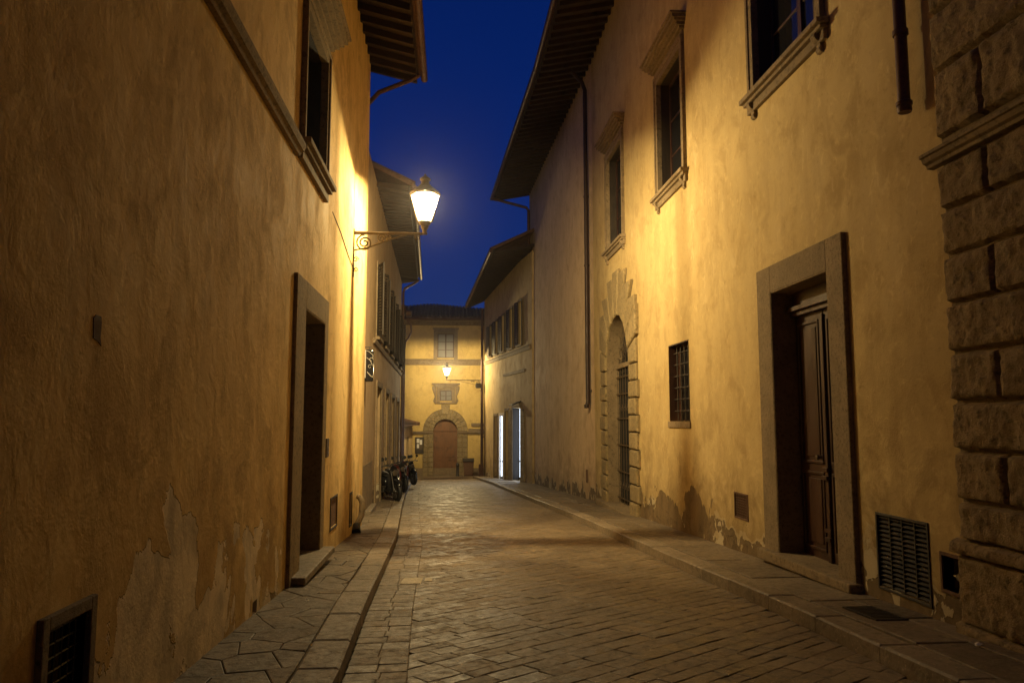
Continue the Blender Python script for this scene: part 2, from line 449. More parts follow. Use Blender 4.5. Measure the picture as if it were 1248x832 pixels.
def pavement(name, tab, sgn, wall_x, y0, y1, style):
    zp = lambda x, y: GZ(y) + .12
    k = MB(); y = y0
    while y < y1:                                   # kerb stones
        L = random.uniform(.75, 1.25); w = .30 + random.uniform(-.012, .012)
        a, b = lerp_tab(tab, y), lerp_tab(tab, min(y + L, y1))
        P = [(a, y), (b, y + L), (b - sgn * w, y + L), (a - sgn * w, y)]
        if sgn < 0: P = P[::-1]
        put_stone(k, P[::-1], zp, .004, .022, .20, .006, .004); y += L
    tag(k.build(name.replace('pavement', 'kerb'), M['kerbstone'], recalc=True), None, None, kind='structure')
    mb = MB()
    if style == 'crazy':
        cell = .46; seeds = []
        ny = int((y1 - y0) / cell) + 2
        for j in range(-1, ny):
            for i in range(-2, 4):
                seeds.append((i * cell * .75 + random.uniform(-.22, .22), y0 + j * cell + random.uniform(-.26, .26)))
        for (sx, sy) in seeds:                      # sx = distance in from the inner kerb edge
            P = [(sx - 1, sy - 1), (sx + 1, sy - 1), (sx + 1, sy + 1), (sx - 1, sy + 1)]
            for (tx, ty) in seeds:
                if (tx, ty) == (sx, sy) or abs(ty - sy) > 1.8 or abs(tx - sx) > 1.8: continue
                a, b = tx - sx, ty - sy
                P = clip(P, a, b, a * (sx + tx) / 2 + b * (sy + ty) / 2)
                if len(P) < 3: break
            if len(P) < 3: continue
            wid = abs(wall_x(sy) - lerp_tab(tab, sy)) - .30 + .02
            P = clip(P, -1, 0, 0)
            if len(P) > 2: P = clip(P, 1, 0, wid)
            if len(P) < 3: continue
            P = [(lerp_tab(tab, b) - sgn * (.30 + a), b) for a, b in P]
            if sgn > 0: P = P[::-1]
            put_stone(mb, P, zp, .0032, .007, .05, .004, .012)
    else:
        y = y0
        while y < y1:
            L = random.uniform(.8, 1.5); wid = abs(wall_x(y) - lerp_tab(tab, y)) - .30 + .02
            cuts = [0, wid] if random.random() < .35 else [0, wid * random.uniform(.4, .62), wid]
            for a, b in zip(cuts, cuts[1:]):
                x0, x1 = lerp_tab(tab, y) - sgn * .30, lerp_tab(tab, y + L) - sgn * .30
                P = [(x0 - sgn * a, y), (x1 - sgn * a, y + L), (x1 - sgn * b, y + L), (x0 - sgn * b, y)]
                put_stone(mb, P, zp, .0035, .010, .05, .005, .008)
            y += L
    tag(mb.build(name, M['flag'], recalc=True), None, None, kind='structure')
    b = MB(); ys = [y0 + i * (y1 - y0) / 60 for i in range(61)]
    for ya, yb in zip(ys, ys[1:]):
        q = [(lerp_tab(tab, ya) - sgn * .02, ya), (lerp_tab(tab, yb) - sgn * .02, yb), (wall_x(yb) - sgn * .1, yb), (wall_x(ya) - sgn * .1, ya)]
        b.hexa([(a, c, GZ(c) - .07) for a, c in q] + [(a, c, GZ(c) + .085) for a, c in q])
    tag(b.build(name + '_bed', M['joint']), None, None, kind='structure')
WL = [(-1.8, -14), (-1.8, 16.0), (-2.0, 16.2), (-2.35, 35.5), (-2.5, 38), (-2.9, 50)]
WR = [(4.3, -14), (4.3, 22.7), (3.8, 37), (3.6, 37.1), (2.0, 47), (4.5, 49)]
pavement('pavement_left', KL, 1, lambda y: lerp_tab(WL, y), -3, 37.5, 'crazy')
pavement('pavement_right', KR, -1, lambda y: lerp_tab(WR, y), -3, 46.6, 'slab')

# ------------------------------------------------------------------ window / door builders (parts of a building)
def stone_window(parent, T, u0, u1, z0, z1, depth=.30, fw=.17, sill_z=None, hood=True, name='window', fmat='pietra', deco=True):
    """opening u0..u1, z0..z1; architrave round it, hood and sill on brackets, casements inside"""
    mb = MB(T)
    e = .05
    for (a, b, c, d) in ((u0 - fw, u0, z0, z1 + fw), (u1, u1 + fw, z0, z1 + fw), (u0, u1, z1, z1 + fw)):
        mb.box(a, b, -e, depth * .35 if False else .002, c, d)
    for (a, b, c, d) in ((u0 - fw, u0 - fw * .62, z0, z1 + fw), (u1 + fw * .62, u1 + fw, z0, z1 + fw), (u0 - fw, u1 + fw, z1 + fw * .62, z1 + fw)):
        mb.box(a - .004, b + .004, -e - .022, -e + .001, c, d + .004)
    for (a, b, c, d) in ((u0 - .004, u0 + .012, z0, z1), (u1 - .012, u1 + .004, z0, z1), (u0, u1, z1 - .012, z1 + .004)):
        mb.box(a, b, -e - .003, .05, c, d)
    w = mb.build(name, M[fmat], parent, .006)
    j = MB(T)
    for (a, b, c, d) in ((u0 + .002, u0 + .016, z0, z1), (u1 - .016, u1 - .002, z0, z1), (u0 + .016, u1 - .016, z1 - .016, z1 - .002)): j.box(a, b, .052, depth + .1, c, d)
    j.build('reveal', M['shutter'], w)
    if hood:
        h = MB(T); zz = z1 + fw + .10; ex = .10
        h.box(u0 - fw + .01, u1 + fw - .01, -.045, .002, z1 + fw + .006, zz)
        for k, (dz, dd, ee) in enumerate(((.05, .10, .03), (.06, .16, .07), (.05, .22, .11), (.07, .27, .14), (.04, .31, .17))):
            h.box(u0 - fw - ee, u1 + fw + ee, -dd, .002, zz + .001, zz + dz); zz += dz
        h.build('hood', M[fmat], w, .008)
    s = MB(T); zs = z0
    s.box(u0 - fw - .10, u1 + fw + .10, -.16, .002, zs - .07, zs - .003)
    s.box(u0 - fw - .07, u1 + fw + .07, -.11, .002, zs - .12, zs - .071)
    s.box(u0 - fw - .05, u1 + fw + .05, -.06, .002, zs - .24, zs - .121)
    s.box(u0, u1, -.01, depth, zs - .02, zs + .004)
    s.build('sill', M[fmat], w, .008)
    if deco:
        for uu in (u0 - fw * .35, u1 + fw * .35):
            b = MB(T)
            prof = [(-.001, zs - .124), (-.11, zs - .124), (-.12, zs - .16), (-.09, zs - .20), (-.05, zs - .23), (-.045, zs - .27), (-.06, zs - .31), (-.04, zs - .34), (-.001, zs - .35)]
            b.prism(prof, uu - .05, uu + .05, 0)
            b.build('sill_bracket', M[fmat], w, .006)
    c = MB(T); d0 = depth - .07; um = (u0 + u1) / 2
    c.box(u0 + .012, u0 + .07, d0, d0 + .06, z0 + .004, z1 - .012); c.box(u1 - .07, u1 - .012, d0, d0 + .06, z0 + .004, z1 - .012)
    c.box(u0 + .07, u1 - .07, d0, d0 + .06, z1 - .08, z1 - .012); c.box(u0 + .07, u1 - .07, d0, d0 + .06, z0 + .004, z0 + .09)
    c.box(um - .055, um + .055, d0 - .012, d0 + .05, z0 + .09, z1 - .08)
    nh = 3 if z1 - z0 > 1.6 else 2
    for k in range(1, nh):
        zz = z0 + .09 + (z1 - z0 - .17) * k / nh
        c.box(u0 + .07, um - .055, d0 + .012, d0 + .04, zz - .018, zz + .018); c.box(um + .055, u1 - .07, d0 + .012, d0 + .04, zz - .018, zz + .018)
    c.build('casement', M['brown_wood'], w, .004)
    g = MB(T); g.box(u0 + .05, u1 - .05, d0 + .024, d0 + .030, z0 + .05, z1 - .05); g.build('pane', M['glass'], w)
    return w

def panel_leaf(mb, u0, u1, z0, z1, d, rows):
    mb.box(u0, u1, d, d + .05, z0, z1)
    zz = z0 + .10
    tot = z1 - z0 - .10
    for fr in rows:
        hh = tot * fr - .10
        a, b, c, e = u0 + .09, u1 - .09, zz, zz + hh
        for (p, q, r_, s_) in ((a, b, c, c + .035), (a, b, e - .035, e), (a, a + .035, c + .035, e - .035), (b - .035, b, c + .035, e - .035)):
            mb.box(p, q, d - .022, d - .0005, r_, s_)
        if b - a > .2 and hh > .3:
            mb.box(a + .085, b - .085, d - .014, d - .0005, c + .085, e - .085)
        zz += hh + .10

def downpipe(name, pts, r, mat, label, straps=(), ring=True, shoe=None, group=None):
    e = empty(name, (pts[-1][0], pts[-1][1], pts[-1][2]), label, 'pipe', group)
    p = MB(); p.tube(pts, r, 14); p.build('pipe', mat, e, smooth=True)
    for z in straps:
        s = MB(); i = min(range(len(pts) - 1), key=lambda k: abs((pts[k][2] + pts[k + 1][2]) / 2 - z))
        a, b = pts[i], pts[i + 1]; t = (z - a[2]) / ((b[2] - a[2]) or 1); c = (a[0] + (b[0] - a[0]) * t, a[1] + (b[1] - a[1]) * t)
        s.lathe([(r * 1.02, -.03), (r * 1.25, -.025), (r * 1.25, .025), (r * 1.02, .03)], (c[0], c[1], z), 14)
        s.build('strap', mat, e, smooth=True)
    if ring:
        s = MB(); q = pts[-1]
        s.lathe([(r * 1.05, .06), (r * 1.3, .05), (r * 1.3, .02), (r * 1.12, .01), (r * 1.2, -.03), (r * 1.05, -.05)], q, 14)
        s.build('pipe_end', mat, e, smooth=True)
    return e

def roof_eave(parent, wall_line, out_line, ybeg, rise, back, gut_side, tile_mat='tile', rafter=.42, name='roof'):
    """wall_line / out_line: two 3-D points each (near, far): soffit at the wall and at the outer edge"""
    w0, w1 = map(Vector, wall_line); o0, o1 = map(Vector, out_line)
    th = .10
    e = MB()
    e.hexa([tuple(w0), tuple(o0), tuple(o1), tuple(w1)] + [tuple(q + Vector((0, 0, .03))) for q in (w0, o0, o1, w1)])
    n = max(2, int((w1 - w0).length / rafter))
    for k in range(n + 1):
        t = k / n; a = w0.lerp(w1, t); b = o0.lerp(o1, t); along = (w1 - w0).normalized() * .045
        b2 = a.lerp(b, .97)
        e.hexa([tuple(q + v + Vector((0, 0, dz))) for dz in (-.13, -.002) for q, v in ((a, -along), (b2, -along), (b2, along), (a, along))])
    e.build('eave', M['eave_wood'], parent, recalc=True)
    r = MB(); up = Vector((0, 0, .035)); bw0 = w0 + (w0 - o0).normalized() * back + Vector((0, 0, rise)); bw1 = w1 + (w1 - o1).normalized() * back + Vector((0, 0, rise))
    oo0 = o0 + (o0 - w0).normalized() * .07; oo1 = o1 + (o1 - w1).normalized() * .07
    r.hexa([tuple(q + up) for q in (bw0, oo0, oo1, bw1)] + [tuple(q + up + Vector((0, 0, .09))) for q in (bw0, oo0, oo1, bw1)])
    L = (w1 - w0).length; nt = int(L / .24)                       # half-round cover tiles running down to the gutter
    for k in range(nt + 1):
        t = (k + .5) / (nt + 1); a = bw0.lerp(bw1, t); b = oo0.lerp(oo1, t) + (oo0 - w0).normalized() * .05
        r.tube([tuple(a + Vector((0, 0, .13))), tuple(b + Vector((0, 0, .13)))], .085, 6)
    r.build(name, M[tile_mat], parent, recalc=True)
    g = MB(); dirx = (o0 - w0).normalized(); c0 = oo0 + dirx * .06 + Vector((0, 0, .0)); c1 = oo1 + dirx * .06
    g.tube([tuple(c0), tuple(c1)], .075, 12)
    g.build('gutter', M['copper'], parent, smooth=True)
    return c0, c1

# ================================================================== BUILDING: right, yellow
TR = frame(4.3, 0, 0, 1, 1, 0)
EY = empty('yellow_house', (4.3, 14.4, GZ(14.4)), 'tall ochre yellow plaster house with arched doorway, barred window and long dark eaves', 'house')
wins = [(8.30, 10.15), (13.55, 15.20), (18.62, 20.45)]
tops = [7.05, 7.05, 7.2]
holes = [(a, b, 4.62, t, .5) for (a, b), t in zip(wins, tops)]
holes += [(8.26, 9.80, -2.3, 1.70, .5), (13.54, 14.85, -.02, 1.47, .5), (17.99, 20.77, -2.6, 2.73, .8),
          (10.95, 11.45, -1.44, -1.09, .12), (6.72, 7.54, -1.64, -.94, .22), (6.27, 6.52, -1.46, -1.17, .2)]
mb = MB(TR); facade(mb, 6.0, 22.75, -4, 11.35, holes, 9)
mb.build('wall', [M['ochre'], M['void']], EY)
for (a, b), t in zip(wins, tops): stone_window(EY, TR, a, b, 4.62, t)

# --- near door
f = MB(TR)
f.box(7.90, 8.26, -.06, .002, -2.2, 2.06); f.box(9.80, 10.24, -.06, .002, -2.2, 2.06); f.box(8.26, 9.80, -.06, .002, 1.70, 2.06)
f.box(8.256, 8.275, -.055, .46, -2.2, 1.70); f.box(9.785, 9.804, -.055, .46, -2.2, 1.70); f.box(8.27, 9.79, -.055, .46, 1.685, 1.704)
DF = f.build('door_frame', M['granite'], EY, .012)
s = MB(TR)
prof = [(7.86, -1.80), (10.28, -1.85), (10.28, -1.70), (7.86, -1.70)]
s.prism([(a, c) for a, c in prof], -.16, .48, 1); s.box(7.92, 10.2, -.10, .1, -2.2, -1.80)
s.build('doorstep', M['pietra'], EY, .018)
d = MB(TR); dz0, dz1 = -1.70, 1.36
panel_leaf(d, 8.28, 9.02, dz0, dz1, .27, (.36, .64)); panel_leaf(d, 9.04, 9.78, dz0, dz1, .27, (.36, .64))
d.box(8.99, 9.07, .235, .269, dz0, dz1 - .05)
for hz, dd in ((-.62, .21), (-.72, .20), (-1.45, .21), (-1.35, .225)): d.box(8.965, 9.095, dd, .25, hz, hz + .05)
d.box(8.28, 9.78, .20, .30, dz1, dz1 + .06); d.box(8.28, 9.78, .15, .31, dz1 + .061, dz1 + .12); d.box(8.28, 9.78, .24, .31, dz1 + .121, 1.69)
DD = d.build('door', M['brown_wood'], EY, .006)
h = MB(TR); h.lathe([(.0, -.09), (.028, -.08), (.034, -.06), (.02, -.03), (.03, -.005), (.03, 0)], (9.13, .245, -.45), 12, 1); h.build('handle', M['bracket_iron'], DD, smooth=True)

# --- barred window
s = MB(TR); s.box(13.50, 14.89, -.03, .25, -.14, -.022); BW = s.build('barred_window', M['pietra'], EY, .006)
s = MB(TR); s.box(13.542, 13.556, .004, .25, -.018, 1.466); s.box(14.834, 14.848, .004, .25, -.018, 1.466); s.box(13.556, 14.834, .004, .25, 1.452, 1.466); s.build('reveal', M['brown_wood'], BW)  # dark lining added: its brown paints in the shade on the jambs
g = MB(TR)
for k in range(5): uu = 13.72 + k * .235; g.tube([(uu, .12, -.02), (uu, .12, 1.46)], .011, 6)
for k in range(6): zz = .18 + k * .225; g.tube([(13.55, .105, zz), (14.84, .105, zz)], .010, 6)
for k in range(5):
    for j in range(6): g.lathe([(.018, -.02), (.022, 0), (.018, .02)], (13.72 + k * .235, .113, .18 + j * .225), 6)
g.build('grille', M['dark_metal'], BW, smooth=True)
g = MB(TR); g.box(13.56, 14.83, .25, .26, 0, 1.46); g.build('pane', M['glass'], BW)
g = MB(TR); g.box(13.55, 13.62, .20, .25, 0, 1.46); g.box(14.77, 14.84, .20, .25, 0, 1.46); g.box(14.16, 14.23, .20, .25, 0, 1.46); g.box(13.62, 14.77, .205, .245, 1.39, 1.46)
g.build('casement', M['brown_wood'], BW, .004)

# --- arched doorway with rusticated surround
def arch_surround(mb, cu, hw, zs, ztop_mid, ztop_side, zb, outer, d0, nv, blocks, top_in=None, side_step=.12, ch=.02, T=None, jit=.0, gap=.012):
    wid = hw + outer
    for k in range(nv):
        a0 = math.pi * k / nv; a1 = math.pi * (k + 1) / nv; g_ = gap / hw
        rr = 4.0
        pol = [(cu + hw * math.cos(a0 + g_), zs + hw * math.sin(a0 + g_))]
        pol += [(cu + rr * math.cos(a0 + g_), zs + rr * math.sin(a0 + g_)), (cu + rr * math.cos(a1 - g_), zs + rr * math.sin(a1 - g_))]
        pol += [(cu + hw * math.cos(a1 - g_ - (a1 - a0 - 2 * g_) * t), zs + hw * math.sin(a1 - g_ - (a1 - a0 - 2 * g_) * t)) for t in (0, .25, .5, .75)]
        mid = abs(k - (nv - 1) / 2)
        zt = ztop_mid if mid < .6 else (ztop_mid - .13 if mid < 1.6 else (ztop_side if mid < 2.6 else ztop_side - .42))
        if mid >= 2.6: ww = wid if (k % 2) else wid - side_step
        else: ww = wid - .05 - .32 * (mid < 1.6) * 0
        pol = clip(pol, 0, 1, zt); pol = clip(pol, 1, 0, cu + ww); pol = clip(pol, -1, 0, -(cu - ww)); pol = clip(pol, 0, -1, -(zs + .002))
        pol = tidy(pol)
        if len(pol) > 2: mb.prism(pol, .0015, d0 - random.uniform(0, jit), 1, chamfer=ch)
    hb = (zs - zb) / blocks
    for k in range(blocks):
        for sg in (-1, 1):
            ww = wid if (k % 2) else wid - side_step
            a, b = cu + sg * hw, cu + sg * ww
            lo, hi = min(a, b), max(a, b)
            z0_, z1_ = zb + k * hb + gap, zb + (k + 1) * hb - gap
            mb.prism([(lo, z0_), (hi, z0_), (hi, z1_), (lo, z1_)], .0015, d0 - random.uniform(0, jit), 1, chamfer=ch)
def intrados(mb, cu, hw, zs, zb, d0, d1, n=20):
    pts = [(cu + hw, zb)] + [(cu + hw * math.cos(math.pi * k / n), zs + hw * math.sin(math.pi * k / n)) for k in range(n + 1)] + [(cu - hw, zb)]
    vs = [(a, d0, b) for a, b in pts] + [(a, d1, b) for a, b in pts]; m = len(pts)
    mb.add(vs, [(i, i + 1, m + i + 1, m + i) for i in range(m - 1)])
cu = 19.38; hw = 1.36; zs = 1.34
s = MB(TR)
arch_surround(s, cu, hw, zs, 3.88, 3.35, -2.30, .80, -.075, 11, 9, jit=.03, ch=.03)
AR = s.build('doorway_surround', M['voussoir'], EY, .006)
s = MB(TR); arch_surround(s, cu, hw + .002, zs, 3.85, 3.32, -2.28, .76, -.008, 11, 9, gap=0, ch=0); s.build('mortar', M['joint'], AR)
s = MB(TR); intrados(s, cu, hw - .004, zs, -2.6, -.03, .70); s.build('reveal', M['pietra'], AR, smooth=True)
s = MB(TR); s.box(17.25, 21.7, -.22, .70, -2.28 - .06, -2.19); s.box(17.35, 21.6, -.14, .05, -2.7, -2.341); s.build('threshold', M['pietra'], AR, .012)
g = MB(TR); dg = .24
for k in range(9):
    uu = cu - 1.24 + k * .31; g.tube([(uu, dg, -2.2), (uu, dg, zs + .12)], .010, 6)
for zz in (-2.05, -1.35, -.65, .05, .7, 1.15): g.box(cu - hw + .01, cu + hw - .01, dg - .018, dg - .010, zz - .018, zz + .018)
for k in range(8):
    for zz in (-1.72, .32): scroll(g, (cu - 1.085 + k * .31, zz), .10, .03, 1.2, 1.57, .006, lambda a, b: (a, dg, b), 12, 5)
for k in range(1, 12):
    a = math.pi * k / 12; g.tube([(cu + .30 * math.cos(a), dg, zs + .30 * math.sin(a) + .14), (cu + 1.28 * math.cos(a), dg, zs + 1.28 * math.sin(a))], .010, 5)
for k in range(12):
    a = math.pi * (k + .5) / 12
    scroll(g, (cu + .95 * math.cos(a), zs + .07 + .95 * math.sin(a)), .13, .03, 1.4, a, .008, lambda a_, b_: (a_, dg, b_), 14, 5)
    scroll(g, (cu + .60 * math.cos(a), zs + .11 + .60 * math.sin(a)), .08, .02, 1.3, a + 3, .007, lambda a_, b_: (a_, dg, b_), 12, 5)
g.tube([(cu + .3 * math.cos(math.pi * k / 12), dg, zs + .14 + .3 * math.sin(math.pi * k / 12)) for k in range(13)], .012, 6)
g.build('gate', M['gate_iron'], AR, smooth=True)
g = MB(TR); g.box(cu - hw, cu + hw, dg - .035, dg + .06, zs + .05, zs + .17); g.build('transom', M['pietra'], AR, .006)
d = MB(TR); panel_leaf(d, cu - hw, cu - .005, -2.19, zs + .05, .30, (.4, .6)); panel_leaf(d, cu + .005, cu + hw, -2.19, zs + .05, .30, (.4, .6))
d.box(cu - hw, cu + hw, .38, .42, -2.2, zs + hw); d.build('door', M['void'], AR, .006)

# --- vents
def slat_vent(parent, T, u0, u1, z0, z1, mat, rows, cols, d=.04, fr=.025, name='vent', proud=.012):
    f = MB(T)
    for (a, b, c, e) in ((u0, u0 + fr, z0, z1), (u1 - fr, u1, z0, z1), (u0 + fr, u1 - fr, z0, z0 + fr), (u0 + fr, u1 - fr, z1 - fr, z1)): f.box(a, b, -proud, d, c, e)
    F = f.build(name, mat, parent, .003)
    s = MB(T); hh = (z1 - z0 - 2 * fr) / rows; ww = (u1 - u0 - 2 * fr) / cols
    for i in range(rows):
        zz = z0 + fr + hh * (i + .5)
        for j in range(cols):
            a, b = u0 + fr + ww * j + .006, u0 + fr + ww * (j + 1) - .006
            s.hexa([(a, .006, zz - hh * .12), (b, .006, zz - hh * .12), (b, .03, zz + hh * .2), (a, .03, zz + hh * .2),
                    (a, .006, zz - hh * .12 + .006), (b, .006, zz - hh * .12 + .006), (b, .03, zz + hh * .2 + .006), (a, .03, zz + hh * .2 + .006)])
    for j in range(1, cols):
        a = u0 + fr + ww * j; s.box(a - .007, a + .007, .002, .035, z0 + fr, z1 - fr)
    s.build('slat_panel', mat, F)
    return F
slat_vent(EY, TR, 6.70, 7.56, -1.67, -.92, M['dark_metal'], 16, 4)
slat_vent(EY, TR, 10.93, 11.47, -1.46, -1.07, M['rust'], 9, 7, name='vent')
# open utility niche by the rusticated corner
f = MB(TR)
for (a, b, c, e) in ((6.24, 6.27, -1.49, -1.14), (6.52, 6.55, -1.49, -1.14), (6.27, 6.52, -1.49, -1.46), (6.27, 6.52, -1.17, -1.14)): f.box(a, b, -.015, .10, c, e)
NB = f.build('meter_niche', M['rust'], EY, .003)
g = MB(TR); g.tube([(6.40, .10, -1.19), (6.40, .10, -1.33)], .012, 8); g.tube([(6.33, .06, -1.34), (6.47, .06, -1.34)], .016, 8); g.lathe([(.0, -.03), (.028, -.025), (.028, .02), (.018, .03)], (6.40, .07, -1.34), 10, 1)
g.build('tap', M['chrome'], NB, smooth=True)

# pipes on the right side
downpipe('downpipe', [(4.16, 6.50, 9.0), (4.16, 6.50, 2.88)], .055, M['copper'], 'thick dark copper downpipe ending in mid air above the slatted vent', straps=(3.6, 6.0))
downpipe('downpipe', [(3.72, 23.2, 11.15), (3.86, 23.2, 10.98), (4.08, 23.2, 10.75), (4.17, 23.2, 10.5), (4.17, 23.2, .55), (4.13, 23.2, .42)], .065, M['dark_pipe'], 'long thin dark downpipe dropping from the eaves left of the arched doorway', straps=(9.2, 7.0, 4.8, 2.6, .9))

# ================================================================== BUILDING: right, brown section with the far half of the eaves
EB = empty('brown_house', (4.05, 30, GZ(30)), 'dim brownish plaster house beyond the long downpipe on the right', 'house')
TB = frame(4.3, 22.75, -.5, 14.25, math.cos(R(2)), math.sin(R(2)))
mb = MB(TB); facade(mb, 0, 14.26, -4.4, 11.32, [(1.10, 1.32, -1.92, -1.55, .1)], 9); mb.build('wall', [M['mauve'], M['void']], EB)
slat_vent(EB, TB, 1.08, 1.34, -1.94, -1.53, M['rust'], 6, 1)
g0, g1 = roof_eave(EY, ((4.34, -6, 11.30), (4.34, 22.75, 11.30)), ((3.0, -6, 10.95), (2.66, 22.75, 10.95)), 0, 2.2, 5.5, -1)
roof_eave(EB, ((4.34, 22.76, 11.30), (3.83, 37.0, 11.30)), ((2.66, 22.76, 10.95), (2.02, 37.0, 10.95)), 0, 2.2, 5.5, -1)
downpipe('downpipe', [(1.93, 36.85, 10.9), (2.2, 36.85, 10.85), (3.62, 36.7, 10.45), (3.72, 36.7, 10.3), (3.72, 36.7, GZ(36.7) + .2)], .07, M['copper'], 'dark downpipe at the far corner of the dim brown house', straps=(8, 5, 2, -1))

# ================================================================== rusticated corner building, near right
EQ = empty('rusticated_palazzo', (4.2, 4, GZ(4)), 'corner building faced with rough hewn brown stone blocks at the right edge', 'building')
mb = MB(TR); mb.box(-5, 6.13, -.05, 8, -4, 13); mb.build('wall', M['granite'], EQ)
def rough_block(mb, u0, u1, z0, z1, dbase, dout, seed, res=.024):
    nu = max(4, int((u1 - u0) / res)); nz = max(4, int((z1 - z0) / res))
    vs = []; fs = []
    for j in range(nz + 1):
        for i in range(nu + 1):
            a = i / nu; b = j / nz; u = u0 + (u1 - u0) * a; z = z0 + (z1 - z0) * b
            e = min(min(a, 1 - a) * (u1 - u0), min(b, 1 - b) * (z1 - z0))
            k = min(1, e / .05); k = math.sqrt(max(0, 1 - (1 - k) ** 2))
            v = Vector((u * 1.0, z * 1.0, seed))
            nz_ = noise.noise(v * 3.2) * .55 + noise.noise(v * 8) * .5 + noise.noise(v * 17) * .42 + noise.noise(v * 33) * .22
            wob = noise.noise(Vector((u * 6, z * 6, seed + 9))) * .012 * (1 if k < .3 else 0)
            d = dbase + (dout - dbase) * k - nz_ * .034 * k
            vs.append((u + wob, d, z + wob))
    for j in range(nz):
        for i in range(nu):
            o = j * (nu + 1) + i; fs.append((o, o + 1, o + nu + 2, o + nu + 1))
    mb.add(vs, fs)
mb = MB(TR); rows = []
z = 2.20
k = 0
lev = [2.19, 1.79, 1.39, .98, .565, .155, -.25, -.66, -1.0 + .02]
for a, b in zip(lev, lev[1:]): rows.append((b, a, k)); k += 1
up = [2.42, 3.02, 3.55, 4.1, 4.65, 5.2, 5.75, 6.3, 6.85, 7.4, 7.95]
for a, b in zip(up, up[1:]): rows.append((a, b, k)); k += 1
for (za, zb, kk) in rows:
    first = .60 if kk % 2 == 0 else 1.28
    u = 6.14 - (.0 if kk % 2 == 0 else .0)
    L = first
    while u > 1.6:
        rough_block(mb, u - L + .009, u - .009, za + .009, zb - .009, -.052, -.125, kk * 3.7 + u)
        u -= L; L = random.uniform(.75, 1.1)
u = 6.20
while u > 1.6:
    L = random.uniform(1.2, 1.6); rough_block(mb, u - L + .01, u - .01, -1.66, -1.10, -.052, -.115, u * 2.1); u -= L
u = 6.24
while u > 1.6:
    L = random.uniform(1.2, 1.6); rough_block(mb, u - L + .01, u - .01, -2.1, -1.64, -.052, -.15, u * 4.1); u -= L
u = 6.24
while u > 1.6:
    L = random.uniform(1.4, 1.9); rough_block(mb, u - L + .006, u - .006, -1.11, -.975, -.052, -.15, u * 5.1, .025); u -= L
mb.build('stone_facing', M['rustic'], EQ, smooth=True)
mb = MB(TR)
prof = [(-.05, 2.20), (-.12, 2.205), (-.125, 2.235), (-.155, 2.25), (-.17, 2.29), (-.19, 2.295), (-.19, 2.325), (-.13, 2.34), (-.05, 2.35)]
mb.prism(prof, -5, 6.26, 0); mb.build('cornice', M['pietra'], EQ, .004)
mb = MB(); 
roof_eave(EQ, ((4.3, -6.5, 13.0), (4.3, 5.5, 13.0)), ((3.4, -6.5, 12.8), (3.4, 5.5, 12.8)), 0, 2, 5, -1)

# ================================================================== BUILDING: left, near
TL = frame(-1.8, 0, 0, 1, -1, 0)
EL = empty('ochre_house', (-1.8, 8, GZ(8)), 'weathered ochre house on the left with flaking foot and deep dark doorway', 'house')
holes = [(9.30, 10.70, -2.3, 1.34, .5), (8.95, 10.42, 3.27, 4.98, .5), (3.66, 4.06, -1.5, -.93, .25), (7.36, 7.52, -1.78, -1.66, .3),
         (11.84, 12.46, -1.62, -1.20, .1), (14.06, 14.32, -1.86, -1.33, .1), (3.97, 4.03, .42, .50, .03),
         (3.75, 5.25, 3.27, 4.98, .5), (-1.5, 0, 3.27, 4.98, .5)]
mb = MB(TL); facade(mb, -12, 16.0, -4, 7.75, holes, 9); mb.build('wall', [M['ochre_left'], M['void']], EL)
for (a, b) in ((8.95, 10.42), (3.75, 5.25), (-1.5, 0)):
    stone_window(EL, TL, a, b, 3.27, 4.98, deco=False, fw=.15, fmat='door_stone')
s = MB(TL); s.prism([(-.001, 3.00), (-.05, 3.0), (-.07, 3.03), (-.10, 3.05), (-.12, 3.10), (-.12, 3.14), (-.001, 3.17)], -12, 8.62, 0); s.build('string_course', M['door_stone'], EL, .004)
f = MB(TL)
f.box(8.75, 9.30, -.045, .002, -2.2, 1.68); f.box(10.70, 10.98, -.045, .002, -2.2, 1.68); f.box(9.30, 10.70, -.045, .002, 1.34, 1.68)
f.box(9.285, 9.304, -.04, .45, -2.2, 1.34); f.box(10.696, 10.715, -.04, .45, -2.2, 1.34); f.box(9.3, 10.7, -.04, .45, 1.325, 1.344)
f.build('door_frame', M['door_stone'], EL, .008)
s = MB(TL); s.box(8.85, 11.0, -.20, .45, -1.82, -1.735); s.build('doorstep', M['kerbstone'], EL, .015)
s = MB(TL); s.box(8.95, 10.95, -.11, .1, -2.2, -1.821); s.build('step_base', M['joint'], EL)
d = MB(TL); panel_leaf(d, 9.31, 9.99, -1.735, 1.32, .28, (.4, .6)); panel_leaf(d, 10.01, 10.69, -1.735, 1.32, .28, (.4, .6)); d.build('door', M['brown_wood'], EL, .006)
